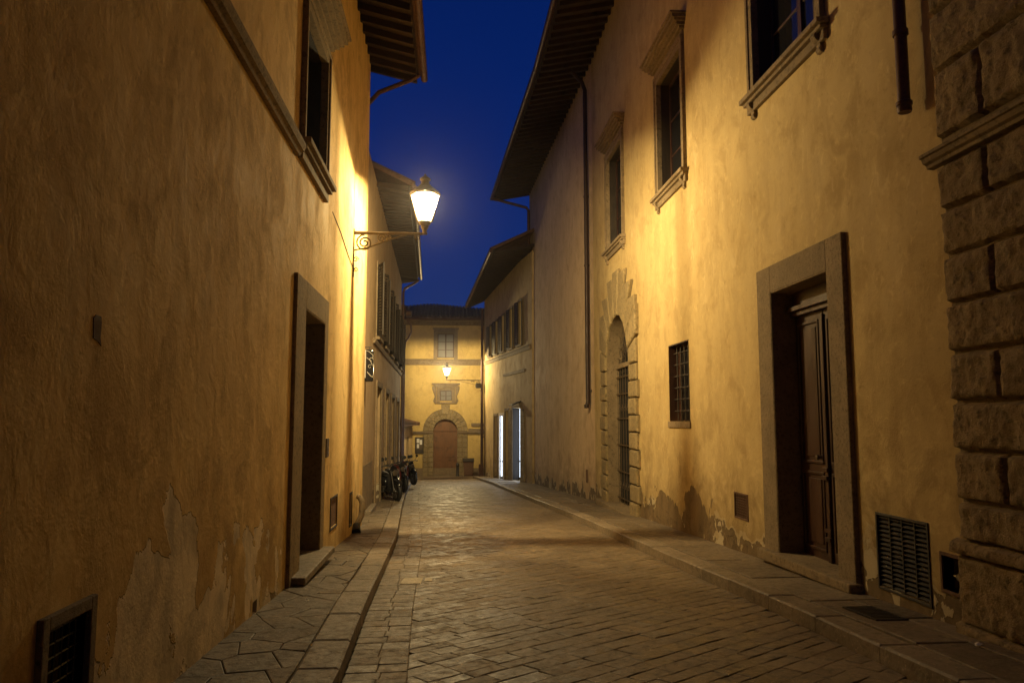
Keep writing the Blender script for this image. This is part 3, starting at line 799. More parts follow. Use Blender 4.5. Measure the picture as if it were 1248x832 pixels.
# basement grille near the camera
g = MB(TL)
for (a, b, c, e) in ((3.60, 3.66, -1.5, -.87), (4.06, 4.12, -1.5, -.87), (3.66, 4.06, -.93, -.87)): g.box(a, b, -.03, .12, c, e)
GR = g.build('basement_grating', M['granite'], EL, .005)
g = MB(TL)
for k in range(6): g.tube([(3.695 + k * .065, .03, -1.5), (3.695 + k * .065, .03, -.93)], .007, 6)
for k in range(9): g.tube([(3.66, .03, -1.46 + k * .062), (4.06, .03, -1.46 + k * .062)], .006, 6)
g.build('mesh_grille', M['dark_metal'], GR, smooth=True)
def flap(parent, T, u0, u1, z0, z1):
    g = MB(T)
    for (a, b, c, e) in ((u0, u0 + .035, z0, z1), (u1 - .035, u1, z0, z1), (u0 + .035, u1 - .035, z0, z0 + .035), (u0 + .035, u1 - .035, z1 - .035, z1)): g.box(a, b, -.012, .05, c, e)
    F = g.build('utility_hatch', M['dark_metal'], parent, .003)
    g = MB(T); g.box(u0 + .035, u1 - .035, .012, .03, z0 + .035, z1 - .035); g.build('hatch_door', M['rust'], F, .002)
flap(EL, TL, 11.80, 12.50, -1.66, -1.16); flap(EL, TL, 14.02, 14.36, -1.90, -1.29)
g = MB(TL); g.box(11.17, 11.38, -.03, .001, -.53, -.26); IB = g.build('doorbell_panel', M['bracket_iron'], EL, .006)
for k in range(3):
    g = MB(TL); g.lathe([(.014, 0), (.012, .008)], (11.275, -.038, -.46 + k * .07), 10, 1); g.build('button', M['chrome'], IB)
g = MB(TL); g.prism([(3.96, .51), (3.98, .53), (4.04, .53), (4.05, .50), (4.045, .42), (4.06, .38), (4.02, .40), (3.97, .41)], .001, -.004, 1); g.build('broken_plaster', M['rust'], EL)
c0, c1 = roof_eave(EL, ((-1.84, -8, 7.75), (-1.84, 16.25, 7.75)), ((-.78, -8, 7.50), (-.78, 16.25, 7.50)), 0, 1.8, 5, 1)
downpipe('downpipe', [(-.76, 15.95, 7.42), (-.95, 15.95, 7.3), (-1.62, 16.05, 7.05), (-1.86, 16.12, 6.8), (-1.9, 16.12, 6.4), (-1.9, 16.12, GZ(16) + .15)], .05, M['copper'], 'downpipe bending back from the left eaves round the corner behind the lantern', ring=False)

# cable down to the lantern bracket
mb = MB(); mb.tube([(-1.80, 11.35, 3.10), (-1.795, 12.2, 3.0), (-1.79, 13.1, 2.82), (-1.785, 13.78, 2.72)], .008, 6)
tag(mb.build('cable', M['black'], smooth=True), 'thin black cable running down the ochre wall to the lantern bracket', 'cable')
# broken pipe stub at the wall foot
e = empty('drain_stub', (-1.72, 14.75, GZ(14.75) + .12), 'short broken drainpipe stub with black foot at the ochre wall corner', 'pipe')
mb = MB(); gz = GZ(14.75) + .12
mb.tube([(-1.77, 15.05, gz + .62), (-1.72, 15.0, gz + .60), (-1.67, 14.95, gz + .5), (-1.68, 14.85, gz + .28), (-1.74, 14.6, gz + .12)], [.05, .055, .06, .055, .055], 12); mb.build('pipe', M['pietra'], e, smooth=True)
mb = MB(); mb.tube([(-1.74, 14.62, gz + .14), (-1.72, 14.45, gz + .03)], [.065, .085], 12); mb.build('rubber_foot', M['black'], e, smooth=True)

# ================================================================== LANTERNS
def throw(l, yc):
    # the luminaire throws more light down the street than back up it, by weights invented for the wall brightness
    l.use_nodes = True; nt = l.node_tree; em = nt.nodes['Emission']
    tc = nt.nodes.new('ShaderNodeTexCoord'); sp = nt.nodes.new('ShaderNodeSeparateXYZ'); nt.links.new(tc.outputs['Normal'], sp.inputs[0])
    m = nt.nodes.new('ShaderNodeMath'); m.operation = 'MULTIPLY_ADD'; m.inputs[1].default_value = yc; m.inputs[2].default_value = 1.0
    nt.links.new(sp.outputs[1], m.inputs[0]); d = nt.nodes.new('ShaderNodeMapRange'); d.inputs[1].default_value = -.75; d.inputs[2].default_value = .1; d.inputs[3].default_value = .62; d.inputs[4].default_value = 1.1
    nt.links.new(sp.outputs[2], d.inputs[0]); m2 = nt.nodes.new('ShaderNodeMath'); m2.operation = 'MULTIPLY'
    nt.links.new(m.outputs[0], m2.inputs[0]); nt.links.new(d.outputs[0], m2.inputs[1]); u = nt.nodes.new('ShaderNodeMapRange'); u.inputs[1].default_value = .02; u.inputs[2].default_value = .30; u.inputs[3].default_value = 1.0; u.inputs[4].default_value = .45
    nt.links.new(sp.outputs[2], u.inputs[0]); m3 = nt.nodes.new('ShaderNodeMath'); m3.operation = 'MULTIPLY'
    nt.links.new(m2.outputs[0], m3.inputs[0]); nt.links.new(u.outputs[0], m3.inputs[1]); x = nt.nodes.new('ShaderNodeMapRange'); x.interpolation_type = 'SMOOTHSTEP'; x.inputs[1].default_value = -.95; x.inputs[2].default_value = -.35; x.inputs[3].default_value = .42; x.inputs[4].default_value = 1.0
    nt.links.new(sp.outputs[0], x.inputs[0]); m4 = nt.nodes.new('ShaderNodeMath'); m4.operation = 'MULTIPLY'
    nt.links.new(m3.outputs[0], m4.inputs[0]); nt.links.new(x.outputs[0], m4.inputs[1]); nt.links.new(m4.outputs[0] if yc else m2.outputs[0], em.inputs['Strength'])
def lantern(name, lx, ly, lz, wallx, sgn, label, size=1.0, power=100, plate=True, twist=0.0, arm_dz=-.55, ycoef=.82):
    """lz = light centre. arm from wallx to lx; sgn = direction from wall to lamp along x"""
    k = size
    e = empty(name, (wallx, ly, lz + arm_dz * k), label, 'street lamp', 'wall lanterns lighting the street')
    W = lambda mb: mb
    za = lz + arm_dz * k; A = abs(lx - wallx)
    P = lambda a, b: (wallx + sgn * a, ly, za + b)            # a = out from the wall, b = up
    b = MB()
    b.box(*sorted((wallx, wallx + sgn * .02)), ly - .025 * k, ly + .025 * k, za - .82 * k, za + .06 * k)
    b.tube([P(0, 0), P(A + .05 * k, 0)], .023 * k, 8)
    b.tube([P(.02, -.03 * k), P(A * .98, -.022 * k)], .009 * k, 6)
    b.tube([P(.02, -.33 * k), P(A * .22, -.27 * k), P(A * .45, -.15 * k), P(A * .68, -.05 * k), P(A * .75, -.03 * k)], .015 * k, 6)
    scroll(b, (.20 * k, -.19 * k), .155 * k, .03 * k, 2.1, 1.57, .016 * k, P)
    scroll(b, (.50 * k, -.10 * k), .075 * k, .02 * k, 1.6, 0, .012 * k, P)
    scroll(b, (.64 * k, -.075 * k), .05 * k, .015 * k, 1.4, 3.14, .010 * k, P)
    scroll(b, (A * .90, -.075 * k), .055 * k, .02 * k, 1.2, 1.57, .009 * k, P)
    scroll(b, (.05 * k, -.50 * k), .05 * k, .012 * k, 1.3, 0, .009 * k, P); scroll(b, (.05 * k, -.68 * k), .045 * k, .012 * k, 1.3, 3, .009 * k, P)
    b.build('bracket', M['bracket_iron'], e, smooth=True)
    # lantern cage: six-sided, widening upwards
    n = 6; z0, z1 = lz - .33 * k, lz + .18 * k; r0, r1 = .115 * k, .265 * k
    ring = lambda r, z, o=0.0: [(lx + r * math.cos(2 * math.pi * i / n + twist + o), ly + r * math.sin(2 * math.pi * i / n + twist + o), z) for i in range(n)]
    f = MB(); lo, hi = ring(r0, z0), ring(r1, z1)
    for i in range(n):
        if i in (0, 3):
            m_ = tuple(lo[i][c] * .6 + hi[i][c] * .4 for c in range(3)); m2_ = tuple(lo[i][c] * .5 + hi[i][c] * .5 for c in range(3))
            f.tube([lo[i], m_, m2_, hi[i]], [.033 * k, .030 * k, .006 * k, .006 * k], 6)  # lower bars thickened to throw a shadow band across the road
        else: f.tube([lo[i], hi[i]], .006 * k, 6)
        f.tube([lo[i], lo[(i + 1) % n]], .011 * k, 6); f.tube([hi[i], hi[(i + 1) % n]], .016 * k, 6)
    f.lathe([(.02 * k, -.56 * k), (.05 * k, -.55 * k), (.035 * k, -.50 * k), (.05 * k, -.47 * k), (.075 * k, -.43 * k), (.06 * k, -.405 * k), (.10 * k, -.38 * k), (.115 * k, -.345 * k), (.11 * k, -.325 * k)], (lx, ly, lz), 12)
    for i in range(n):
        q = hi[i]; f.lathe([(.004, .0), (.014 * k, .02 * k), (.006 * k, .045 * k), (.002, .06 * k)], q, 6)
    f.build('lantern_frame', M['bracket_iron'], e, smooth=True)
    g = MB(); lo, hi = ring(r0 - .004, z0 + .004), ring(r1 - .006, z1 - .004)
    for i in range(n): g.add([lo[i], lo[(i + 1) % n], hi[(i + 1) % n], hi[i]], [(0, 1, 2, 3)])
    g.build('glass', M['lantern_glass'], e)
    c = MB()
    c.lathe([(.285 * k, .185 * k), (.29 * k, .20 * k), (.24 * k, .245 * k), (.17 * k, .30 * k), (.115 * k, .34 * k), (.10 * k, .37 * k), (.075 * k, .385 * k), (.07 * k, .44 * k), (.10 * k, .455 * k), (.10 * k, .48 * k), (.05 * k, .52 * k), (.02 * k, .53 * k), (.02 * k, .57 * k)], (lx, ly, lz), 12)
    c.build('cap', M['bracket_iron'], e, smooth=True)
    bb = MB(); bb.lathe([(.004, -.10 * k), (.03 * k, -.09 * k), (.05 * k, -.04 * k), (.052 * k, .02 * k), (.03 * k, .07 * k), (.022 * k, .12 * k), (.022 * k, .18 * k)], (lx, ly, lz), 14)
    bo = bb.build('bulb', M['lamp_glow'], e, smooth=True)
    l = bpy.data.lights.new('lamp_light', 'POINT'); l.energy = power; l.color = (1.0, .765, .37); l.shadow_soft_size = .022 * k; throw(l, ycoef)
    o = bpy.data.objects.new('lamp_light', l); COL.objects.link(o); o.parent = e; o.location = (lx - e.location.x, ly - e.location.y, lz + .07 * k - e.location.z)
    return e
# the bulb must not swallow the lamp inside it: frosted bulb lets the light through
t = NT('lit_bulb'); tr = t.new('ShaderNodeBsdfTransparent'); em = t.new('ShaderNodeEmission'); em.inputs[0].default_value = (1, .8, .5, 1); em.inputs[1].default_value = 30
ad = t.new('ShaderNodeAddShader'); t.l.new(tr.outputs[0], ad.inputs[0]); t.l.new(em.outputs[0], ad.inputs[1]); t.l.new(ad.outputs[0], t.out.inputs[0]); M['lamp_glow'] = t.m
LP1, LP2 = 2450, 1650
lantern('street_lantern', -.515, 13.8, 3.95, -1.8, 1, 'large lit lantern on a scrolled iron bracket high on the near left wall', 1.0, LP1)

# ================================================================== BUILDING: left, second
ax, ay, bx, by = -2.0, 16.0, -2.35, 35.5
TL2 = frame(ax, ay, bx - ax, by - ay, -1, 0)
E2 = empty('shuttered_house', (-2.2, 26, GZ(26)), 'narrow dim buff house with black shutters behind the left lantern', 'house')
uw = [(5.2, 6.2), (8.0, 9.0), (11.0, 12.0), (14.2, 15.2), (17.2, 18.2)]
dw = [(5.6, 7.4, .95), (9.2, 11.0, .9), (12.6, 14.4, .85), (16.0, 17.8, .8)]
holes = [(a, b, 2.3, 4.3, .3) for a, b in uw] + [(a, b, -3.2, t, .35) for a, b, t in dw] + [(1.2, 2.4, -2.6, .6, .3)]
mb = MB(TL2); facade(mb, 0, 19.5, -4.4, 6.5, holes[:-1], 8); mb.build('wall', [M['grey_plaster'], M['void']], E2)
def shuttered(parent, T, u0, u1, z0, z1, mat='shutter', swing=80, fr='pietra', lit=None):
    f = MB(T); fw = .11
    for (a, b, c, d) in ((u0 - fw, u0, z0, z1 + fw), (u1, u1 + fw, z0, z1 + fw), (u0, u1, z1, z1 + fw)): f.box(a, b, -.03, .05, c, d)
    w = f.build('window', M[fr], parent, .005)
    s = MB(T); s.box(u0 - fw - .08, u1 + fw + .08, -.13, .05, z0 - .09, z0 - .001); s.build('sill', M[fr], w, .008)
    c = MB(T); d0 = .16; um = (u0 + u1) / 2
    c.box(u0, u0 + .05, d0, d0 + .05, z0, z1); c.box(u1 - .05, u1, d0, d0 + .05, z0, z1); c.box(um - .04, um + .04, d0, d0 + .05, z0, z1)
    c.box(u0 + .05, um - .04, d0, d0 + .05, z1 - .06, z1); c.box(um + .04, u1 - .05, d0, d0 + .05, z1 - .06, z1)
    for zz in (z0 + (z1 - z0) * .34, z0 + (z1 - z0) * .67): c.box(u0 + .05, um - .04, d0 + .01, d0 + .04, zz - .015, zz + .015); c.box(um + .04, u1 - .05, d0 + .01, d0 + .04, zz - .015, zz + .015)
    c.build('casement', M['brown_wood'], w, .003)
    g = MB(T); g.box(u0 + .02, u1 - .02, d0 + .02, d0 + .026, z0, z1); g.build('pane', M['glass'], w)
    hw_ = (u1 - u0) / 2
    for sg, uu in ((-1, u0 - .03), (1, u1 + .03)):
        a = R(swing); l = MB(T); n = 22
        # leaf pivots at the frame and swings out over the wall
        ux, ox = math.cos(a) * sg, -math.sin(a)
        def Q(t_, th_, z_): return (uu + ux * t_ - ox * 0 + (-ox) * th_ * 0 + sg * 0, -.035 + ox * t_ + 0, z_)
        def slab(t0, t1, za, zb, th):
            px, py = -ox * sg, ux * sg
            nn = (math.sin(a), math.cos(a) * 1)
            pts = []
            for z_ in (za, zb):
                for (t_, h_) in ((t0, 0), (t1, 0), (t1, th), (t0, th)):
                    pts.append((uu + ux * t_ + sg * (-math.sin(a)) * h_ * 0 + (-sg) * math.sin(a) * h_, -.035 + ox * t_ - math.cos(a) * h_, z_))
            l.hexa(pts)
        slab(0, hw_, z0, z0 + .08, .035); slab(0, hw_, z1 - .08, z1, .035); slab(0, .06, z0 + .08, z1 - .08, .035); slab(hw_ - .06, hw_, z0 + .08, z1 - .08, .035)
        for k in range(n):
            zz = z0 + .09 + (z1 - z0 - .18) * k / n; slab(.06, hw_ - .06, zz, zz + (z1 - z0 - .18) / n * .7, .018)
        l.build('shutter', M[mat], w)
    return w
for a, b in uw: shuttered(E2, TL2, a, b, 2.3, 4.3, swing=20)
s = MB(TL2); s.prism([(-.001, 2.02), (-.05, 2.03), (-.08, 2.1), (-.08, 2.14), (-.001, 2.17)], 4.2, 19.5, 0); s.build('string_course', M['pietra'], E2, .004)
for a, b, t in dw:
    f = MB(TL2)
    for (p, q, c, d) in ((a - .16, a, -3.2, t + .16), (b, b + .16, -3.2, t + .16), (a, b, t, t + .16)): f.box(p, q, -.045, .02, c, d)
    w = f.build('doorway', M['pietra'], E2, .006)
    d = MB(TL2); m_ = (a + b) / 2; zb = GZ(16 + m_) + .1
    panel_leaf(d, a, m_ - .004, zb, t, .22, (.4, .6)); panel_leaf(d, m_ + .004, b, zb, t, .22, (.4, .6)); d.build('door', M['shutter'], w, .004)
# narrow strip of lighter wall with a dado, standing just past the ochre corner
f = MB(TL2); f.box(.02, 4.6, -.02, .001, -3, -1.05); f.build('dado', M['pietra'], E2, .004)
s = MB(TL2); s.box(2.6, 4.4, -.16, .0, GZ(19.5) - .05, GZ(19.5) + .24); s.build('doorstep', M['kerbstone'], E2, .01)
roof_eave(E2, ((-2.12, 20.6, 6.5), (-2.39, 35.6, 6.5)), ((-1.19, 20.6, 6.38), (-1.60, 35.6, 6.62)), 0, 1.9, 4.5, 1, rafter=.36)
downpipe('downpipe', [(-1.55, 35.3, 6.5), (-1.75, 35.35, 6.35), (-2.22, 35.4, 6.1), (-2.27, 35.4, 5.9), (-2.27, 35.4, GZ(35.4) + .15)], .055, M['copper'], 'downpipe at the far corner of the shuttered house above the motorbikes', straps=(4.5, 2.2, 0, -1.6))
e = empty('hopper_pipe', (-2.45, 37.2, 3.6), 'bulky rainwater hopper with a curved pipe beside the far facade', 'pipe')
mb = MB(); mb.lathe([(.10, -.35), (.16, -.2), (.24, -.05), (.27, .25), (.22, .35)], (-2.5, 37.3, 5.25), 12); mb.lathe([(.03, -.15), (.17, -.12), (.17, .12), (.03, .15)], (-2.12, 37.3, 5.2), 12, 0); mb.build('hopper', M['copper'], e, smooth=True)
mb = MB(); mb.tube([(-2.2, 37.3, 4.95), (-2.0, 37.3, 4.6), (-1.98, 37.3, 4.3), (-2.1, 37.3, 4.0), (-2.27, 37.3, 3.8), (-2.3, 37.3, 3.4), (-2.3, 37.3, GZ(37.3) + .1)], .05, 10); mb.build('pipe', M['copper'], e, smooth=True)
# projecting shop sign on the shuttered house
e = empty('shop_sign', (-2.0, 17.6, 1.1), 'upright black projecting sign with white edge and white scrollwork', 'sign')
X0, X1, Y0, Z0, Z1 = -1.985, -1.785, 17.6, .88, 1.62
mb = MB(); mb.box(X0, X1, Y0, Y0 + .12, Z0, Z1); mb.build('board', M['gloss_black'], e, .04, seg=4)
mb = MB(); mb.box(X0 - .012, X0 + .03, Y0 - .012, Y0 + .13, Z0 + .08, Z1 - .02); mb.build('edge_strip', M['sign_white'], e, .006)
mb = MB()
P_ = lambda a, b: (a, Y0 - .008, b)
mb.tube([P_(X0 + .02, Z1 - .03), P_(X0 + .10, Z1 - .06), P_(X0 + .19, Z1 - .14), P_(X1 - .02, Z1 - .2)], .006, 6)
scroll(mb, (X0 + .15, Z1 - .24), .045, .03, .8, 0, .006, P_); scroll(mb, (X0 + .12, Z0 + .34), .045, .02, .8, 1, .005, P_)
mb.tube([P_(X0 + .04, Z0 + .55), P_(X0 + .13, Z0 + .48), P_(X1 - .02, Z0 + .36)], .006, 6)
mb.tube([P_(X0 + .06, Z0 + .22), P_(X0 + .15, Z0 + .12), P_(X0 + .20, Z0 + .1)], .009, 6)
mb.build('lettering', M['sign_white'], e, smooth=True)
mb = MB(); mb.tube([(-2.1, Y0 + .06, Z1 + .05), (X1 - .05, Y0 + .06, Z1 + .05)], .012, 6); mb.tube([(X0 + .1, Y0 + .06, Z1 + .05), (X0 + .1, Y0 + .06, Z1 - .02)], .01, 6); mb.build('hanger', M['dark_metal'], e)

# low lean-to between the shuttered house and the far facade
EA = empty('lean_to_porch', (-2.6, 46, GZ(46)), 'low porch with small tiled canopy and dark door at the far left', 'porch')
TA = frame(-2.95, 40.2, .45, 9.9, -1, 0)
mb = MB(TA); facade(mb, 0, 10, -5, -.15, [(6.4, 7.6, -3.6, -1.0, .3)], 3); mb.build('wall', [M['cream'], M['void']], EA)
mb = MB(TA); panel_leaf(mb, 6.4, 7.6, -3.6, -1.0, .15, (.4, .6)); mb.build('door', M['brown_wood'], EA, .004)
mb = MB(TA); mb.hexa([(-.2, -.45, -.32), (10, -.45, -.32), (10, 3, .55), (-.2, 3, .55), (-.2, -.45, -.22), (10, -.45, -.22), (10, 3, .65), (-.2, 3, .65)]); 
for k in range(42): mb.tube([(-.1 + k * .24, -.48, -.18), (-.1 + k * .24, 2.9, .69)], .07, 6)
mb.build('roof', M['tile'], EA)

# ================================================================== FAR BUILDING
TF = frame(0, 52.0, 1, 0, 0, 1)
EF = empty('portal_house', (0, 52, GZ(52)), 'yellow house closing the street with stone arched portal and wooden door', 'house')
holes = [(-.98, .14, 4.22, 5.90, .3), (-.78, .02, 1.30, 2.02, .3), (-1.19, .41, -4.2, .10, .45)]
mb = MB(TF); facade(mb, -9, 8, -5.5, 6.75, holes, 9); mb.build('wall', [M['yellow'], M['void']], EF)
def casement_window(u0, u1, z0, z1, fw, curtain=True):
    f = MB(TF)
    for (a, b, c, d) in ((u0 - fw, u0, z0 - fw * .3, z1 + fw), (u1, u1 + fw, z0 - fw * .3, z1 + fw), (u0, u1, z1, z1 + fw)): f.box(a, b, -.06, .03, c, d)
    w = f.build('window', M['pietra'], EF, .01)
    d0 = .12; um = (u0 + u1) / 2; c = MB(TF)
    c.box(u0, u0 + .06, d0, d0 + .06, z0, z1); c.box(u1 - .06, u1, d0, d0 + .06, z0, z1); c.box(um - .045, um + .045, d0 - .01, d0 + .05, z0, z1)
    c.box(u0 + .06, um - .045, d0, d0 + .05, z1 - .07, z1); c.box(um + .045, u1 - .06, d0, d0 + .05, z1 - .07, z1); c.box(u0 + .06, um - .045, d0, d0 + .05, z0, z0 + .07); c.box(um + .045, u1 - .06, d0, d0 + .05, z0, z0 + .07)
    for k in ((1, 2) if z1 - z0 > 1 else (1,)):
        zz = z0 + (z1 - z0) * k / (3 if z1 - z0 > 1 else 2); c.box(u0 + .06, um - .045, d0 + .01, d0 + .04, zz - .02, zz + .02); c.box(um + .045, u1 - .06, d0 + .01, d0 + .04, zz - .02, zz + .02)
    c.build('casement', M['brown_wood'], w, .004)
    g = MB(TF); n = 24
    for k in range(n):
        a0 = u0 + .05 + (u1 - u0 - .1) * k / n; a1 = u0 + .05 + (u1 - u0 - .1) * (k + 1) / n
        g.add([(a0, d0 + .08 + .015 * (k % 2), z0), (a1, d0 + .08 + .015 * ((k + 1) % 2), z0), (a1, d0 + .08 + .015 * ((k + 1) % 2), z1), (a0, d0 + .08 + .015 * (k % 2), z1)], [(0, 1, 2, 3)])
    g.build('curtain', M['curtain'], w)
    return w
w = casement_window(-.98, .14, 4.22, 5.90, .26)
s = MB(TF); s.box(-1.3, .46, -.14, .03, 6.16, 6.27); s.build('hood', M['pietra'], w, .01)
s = MB(TF); s.prism([(-.001, 3.72), (-.07, 3.74), (-.09, 3.8), (-.09, 4.0), (-.14, 4.05), (-.14, 4.12), (-.001, 4.14)], -9, 8, 0); s.build('string_course', M['pietra'], EF, .006)
w = casement_window(-.78, .02, 1.30, 2.02, .22)
s = MB(TF); s.box(-1.20, .44, -.20, .03, 2.30, 2.40); s.box(-1.32, .56, -.28, .03, 2.401, 2.50); s.box(-1.1, .34, -.12, .03, 2.243, 2.299)
for sg in (-1, 1):
    cc = -.38
    s.prism([(cc + sg * .64, 1.1), (cc + sg * .72, 1.1), (cc + sg * .86, 1.3), (cc + sg * .74, 1.6), (cc + sg * .92, 2.1), (cc + sg * .92, 2.29), (cc + sg * .64, 2.29)], .001, -.09, 1)
s.box(-1.05, .29, -.12, .03, 1.12, 1.23); s.build('hood', M['pietra'], w, .012)
# portal
cu = -.39; hw = .80; zs = -.72
s = MB(TF); nv = 13
for band, (ra, rb, dd) in enumerate(((hw, 1.14, -.10), (1.15, 1.50, -.06))):
    nn = nv if band == 0 else nv
    for k in range(nn):
        a0, a1 = math.pi * k / nn + .008, math.pi * (k + 1) / nn - .008
        pol = [(cu + ra * math.cos(a0), zs + ra * math.sin(a0)), (cu + rb * math.cos(a0), zs + rb * math.sin(a0)), (cu + rb * math.cos((a0 + a1) / 2), zs + rb * math.sin((a0 + a1) / 2)), (cu + rb * math.cos(a1), zs + rb * math.sin(a1)), (cu + ra * math.cos(a1), zs + ra * math.sin(a1)), (cu + ra * math.cos((a0 + a1) / 2), zs + ra * math.sin((a0 + a1) / 2))]
        s.prism(pol, .0015, dd, 1, chamfer=.02)
s.prism([(cu - .2, zs + 1.1), (cu + .2, zs + 1.1), (cu + .3, zs + 1.78), (cu - .3, zs + 1.78)], .001, -.15, 1, chamfer=.03)
zb = GZ(52) - .1; hb = (zs - .12 - zb) / 9
for k in range(9):
    for sg in (-1, 1):
        for (p, q, dd) in ((hw, 1.14, -.10), (1.15, 1.50, -.06)):
            a, b = sorted((cu + sg * p, cu + sg * q)); s.prism([(a, zb + k * hb + .006), (b, zb + k * hb + .006), (b, zb + (k + 1) * hb - .006), (a, zb + (k + 1) * hb - .006)], .0015, dd, 1, chamfer=.02)
PS = s.build('portal_surround', M['voussoir'], EF)
s = MB(TF)
for (a, b) in ((-2.75, cu - hw), (cu + hw, 2.5)):
    s = MB(TF); s.box(a, b, -.16, .03, zs - .115, zs - .002); s.box(a, b, -.11, .03, zs - .20, zs - .116); s.build('impost', M['pietra'], PS, .01)
s = MB(TF); intrados(s, cu, hw - .003, zs, zb, -.08, .30); s.build('reveal', M['pietra'], PS, smooth=True)
d = MB(TF); n = 18
arc = [(cu + hw * math.cos(math.pi * k / n), zs + hw * math.sin(math.pi * k / n)) for k in range(n + 1)]
d.prism([(cu + hw, zb)] + arc + [(cu - hw, zb)], .20, .26, 1)
for sg in (-1, 1):
    for (z0_, z1_) in ((zb + .3, zb + 1.15), (zb + 1.3, zs - .05)):
        a, b = sorted((cu + sg * .08, cu + sg * .72))
        for (p, q, r_, s_) in ((a, b, z0_, z0_ + .04), (a, b, z1_ - .04, z1_), (a, a + .04, z0_ + .04, z1_ - .04), (b - .04, b, z0_ + .04, z1_ - .04)): d.box(p, q, .175, .199, r_, s_)
d.box(cu - .03, cu + .03, .165, .199, zb, zs + .02); d.box(cu - hw + .01, cu + hw - .01, .16, .199, zs, zs + .09)
d.build('door', M['red_wood'], PS, .004)
s = MB(TF); s.box(cu - 1.1, cu + 1.1, -.30, .3, zb - .2, GZ(52) + .06); s.build('threshold', M['pietra'], PS, .01)
# noticeboard
s = MB(TF); s.box(-2.40, -1.82, -.06, .001, -2.22, -1.12); NBd = s.build('noticeboard', M['dark_metal'], EF, .01)
s = MB(TF); s.box(-2.33, -1.89, -.066, -.0605, -1.95, -1.19); s.build('notice', M['bracket_iron'], NBd)
s = MB(TF)
for (a, b, c, d_) in ((-2.30, -2.12, -1.5, -1.22), (-2.10, -1.94, -1.62, -1.30), (-2.28, -2.14, -1.85, -1.58)): s.box(a, b, -.071, -.0665, c, d_)
s.build('paper', M['paper'], NBd)
s = MB(TF); s.box(1.35, 2.6, -.12, .001, -.40, -.18); s.box(1.15, 2.6, -.07, .001, -.9, -.56) ; s.build('ledge', M['pietra'], EF, .01)
s = MB(TF); s.box(-9, 8, -.05, .001, -5.4, GZ(52) + .5); s.build('plinth', M['pietra'], EF, .01)
# cornice and roof (hipped)
s = MB(TF); s.prism([(-.001, 6.45), (-.10, 6.48), (-.12, 6.56), (-.28, 6.62), (-.34, 6.72), (-.34, 6.76), (-.001, 6.76)], -9, 8, 0)
for k in range(56): s.box(-8.9 + k * .3, -8.76 + k * .3, -.30, -.1, 6.52, 6.60)
s.build('cornice', M['pietra'], EF)
s = MB(TF); s.add([(-9.6, -.62, 6.78), (8.6, -.62, 6.78), (8.6, 9, 6.78), (-9.6, 9, 6.78), (-1.9, 3.9, 8.45), (-1.1, 3.9, 8.45),
                   (-9.6, -.62, 6.90), (8.6, -.62, 6.90), (8.6, 9, 6.90), (-9.6, 9, 6.90)],
                  [(0, 1, 2, 3), (0, 1, 7, 6), (1, 2, 8, 7), (2, 3, 9, 8), (3, 0, 6, 9), (6, 7, 5, 4), (7, 8, 5), (8, 9, 4, 5), (9, 6, 4)])
for k in range(76):
    u = -9.5 + k * .24
    top = 4.52 * (1 - max(0, (-1.9 - u) / 7.7 if u < -1.9 else (u + 1.1) / 9.7 if u > -1.1 else 0))
    fr = top / 4.52
    s.tube([(u, -.68, 6.93), (u, -.62 + 4.52 * fr, 6.93 + 1.55 * fr)], .085, 6)
s.build('roof', M['tile'], EF)
s = MB(TF); s.tube([(-9.5, -.70, 6.82), (8.5, -.70, 6.82)], .07, 8); s.build('gutter', M['copper'], EF, smooth=True)

# ================================================================== BUILDING: right, far
ax, ay, bx, by = 3.62, 36.4, 2.0, 47.0; L2 = math.hypot(bx - ax, by - ay)
nx_, ny_ = (by - ay) / L2, -(bx - ax) / L2
TR2 = frame(ax, ay, bx - ax, by - ay, nx_, ny_)
E3 = empty('shop_house', (2.8, 41.7, GZ(41.7)), 'far right house with black shutters and cold white lit shop doors', 'house')
# opening list from near (u=0) to far (u=10.7)
uw2 = [(1.0, 1.75), (2.95, 3.7), (4.9, 5.6), (6.6, 7.3), (8.3, 9.0)]
holes = [(a, b, 3.75, 6.0 - .05 * a, .3) for a, b in uw2]
shop = [(1.35, 3.05, .62, .34), (3.95, 4.75, .50, .25), (5.25, 6.15, .25, .05), (6.75, 7.65, .25, .22)]
holes += [(a, b, -3.6, t, dp + .3) for a, b, t, dp in shop]
mb = MB(TR2); facade(mb, -.9, L2, -5, 8.0, holes, 8); mb.build('wall', [M['cream'], M['void']], E3)
for a, b in uw2: shuttered(E3, TR2, a, b, 3.75, 6.0 - .05 * a, swing=12)
s = MB(TR2); s.box(-.7, L2, -.07, .02, 3.34, 3.52); s.box(-.7, L2, -.11, .02, 3.521, 3.58); s.build('string_course', M['pietra'], E3, .006)
s = MB(TR2); s.box(.4, 5.2, -.05, .02, 2.35, 2.50); s.build('moulding', M['pietra'], E3, .006)
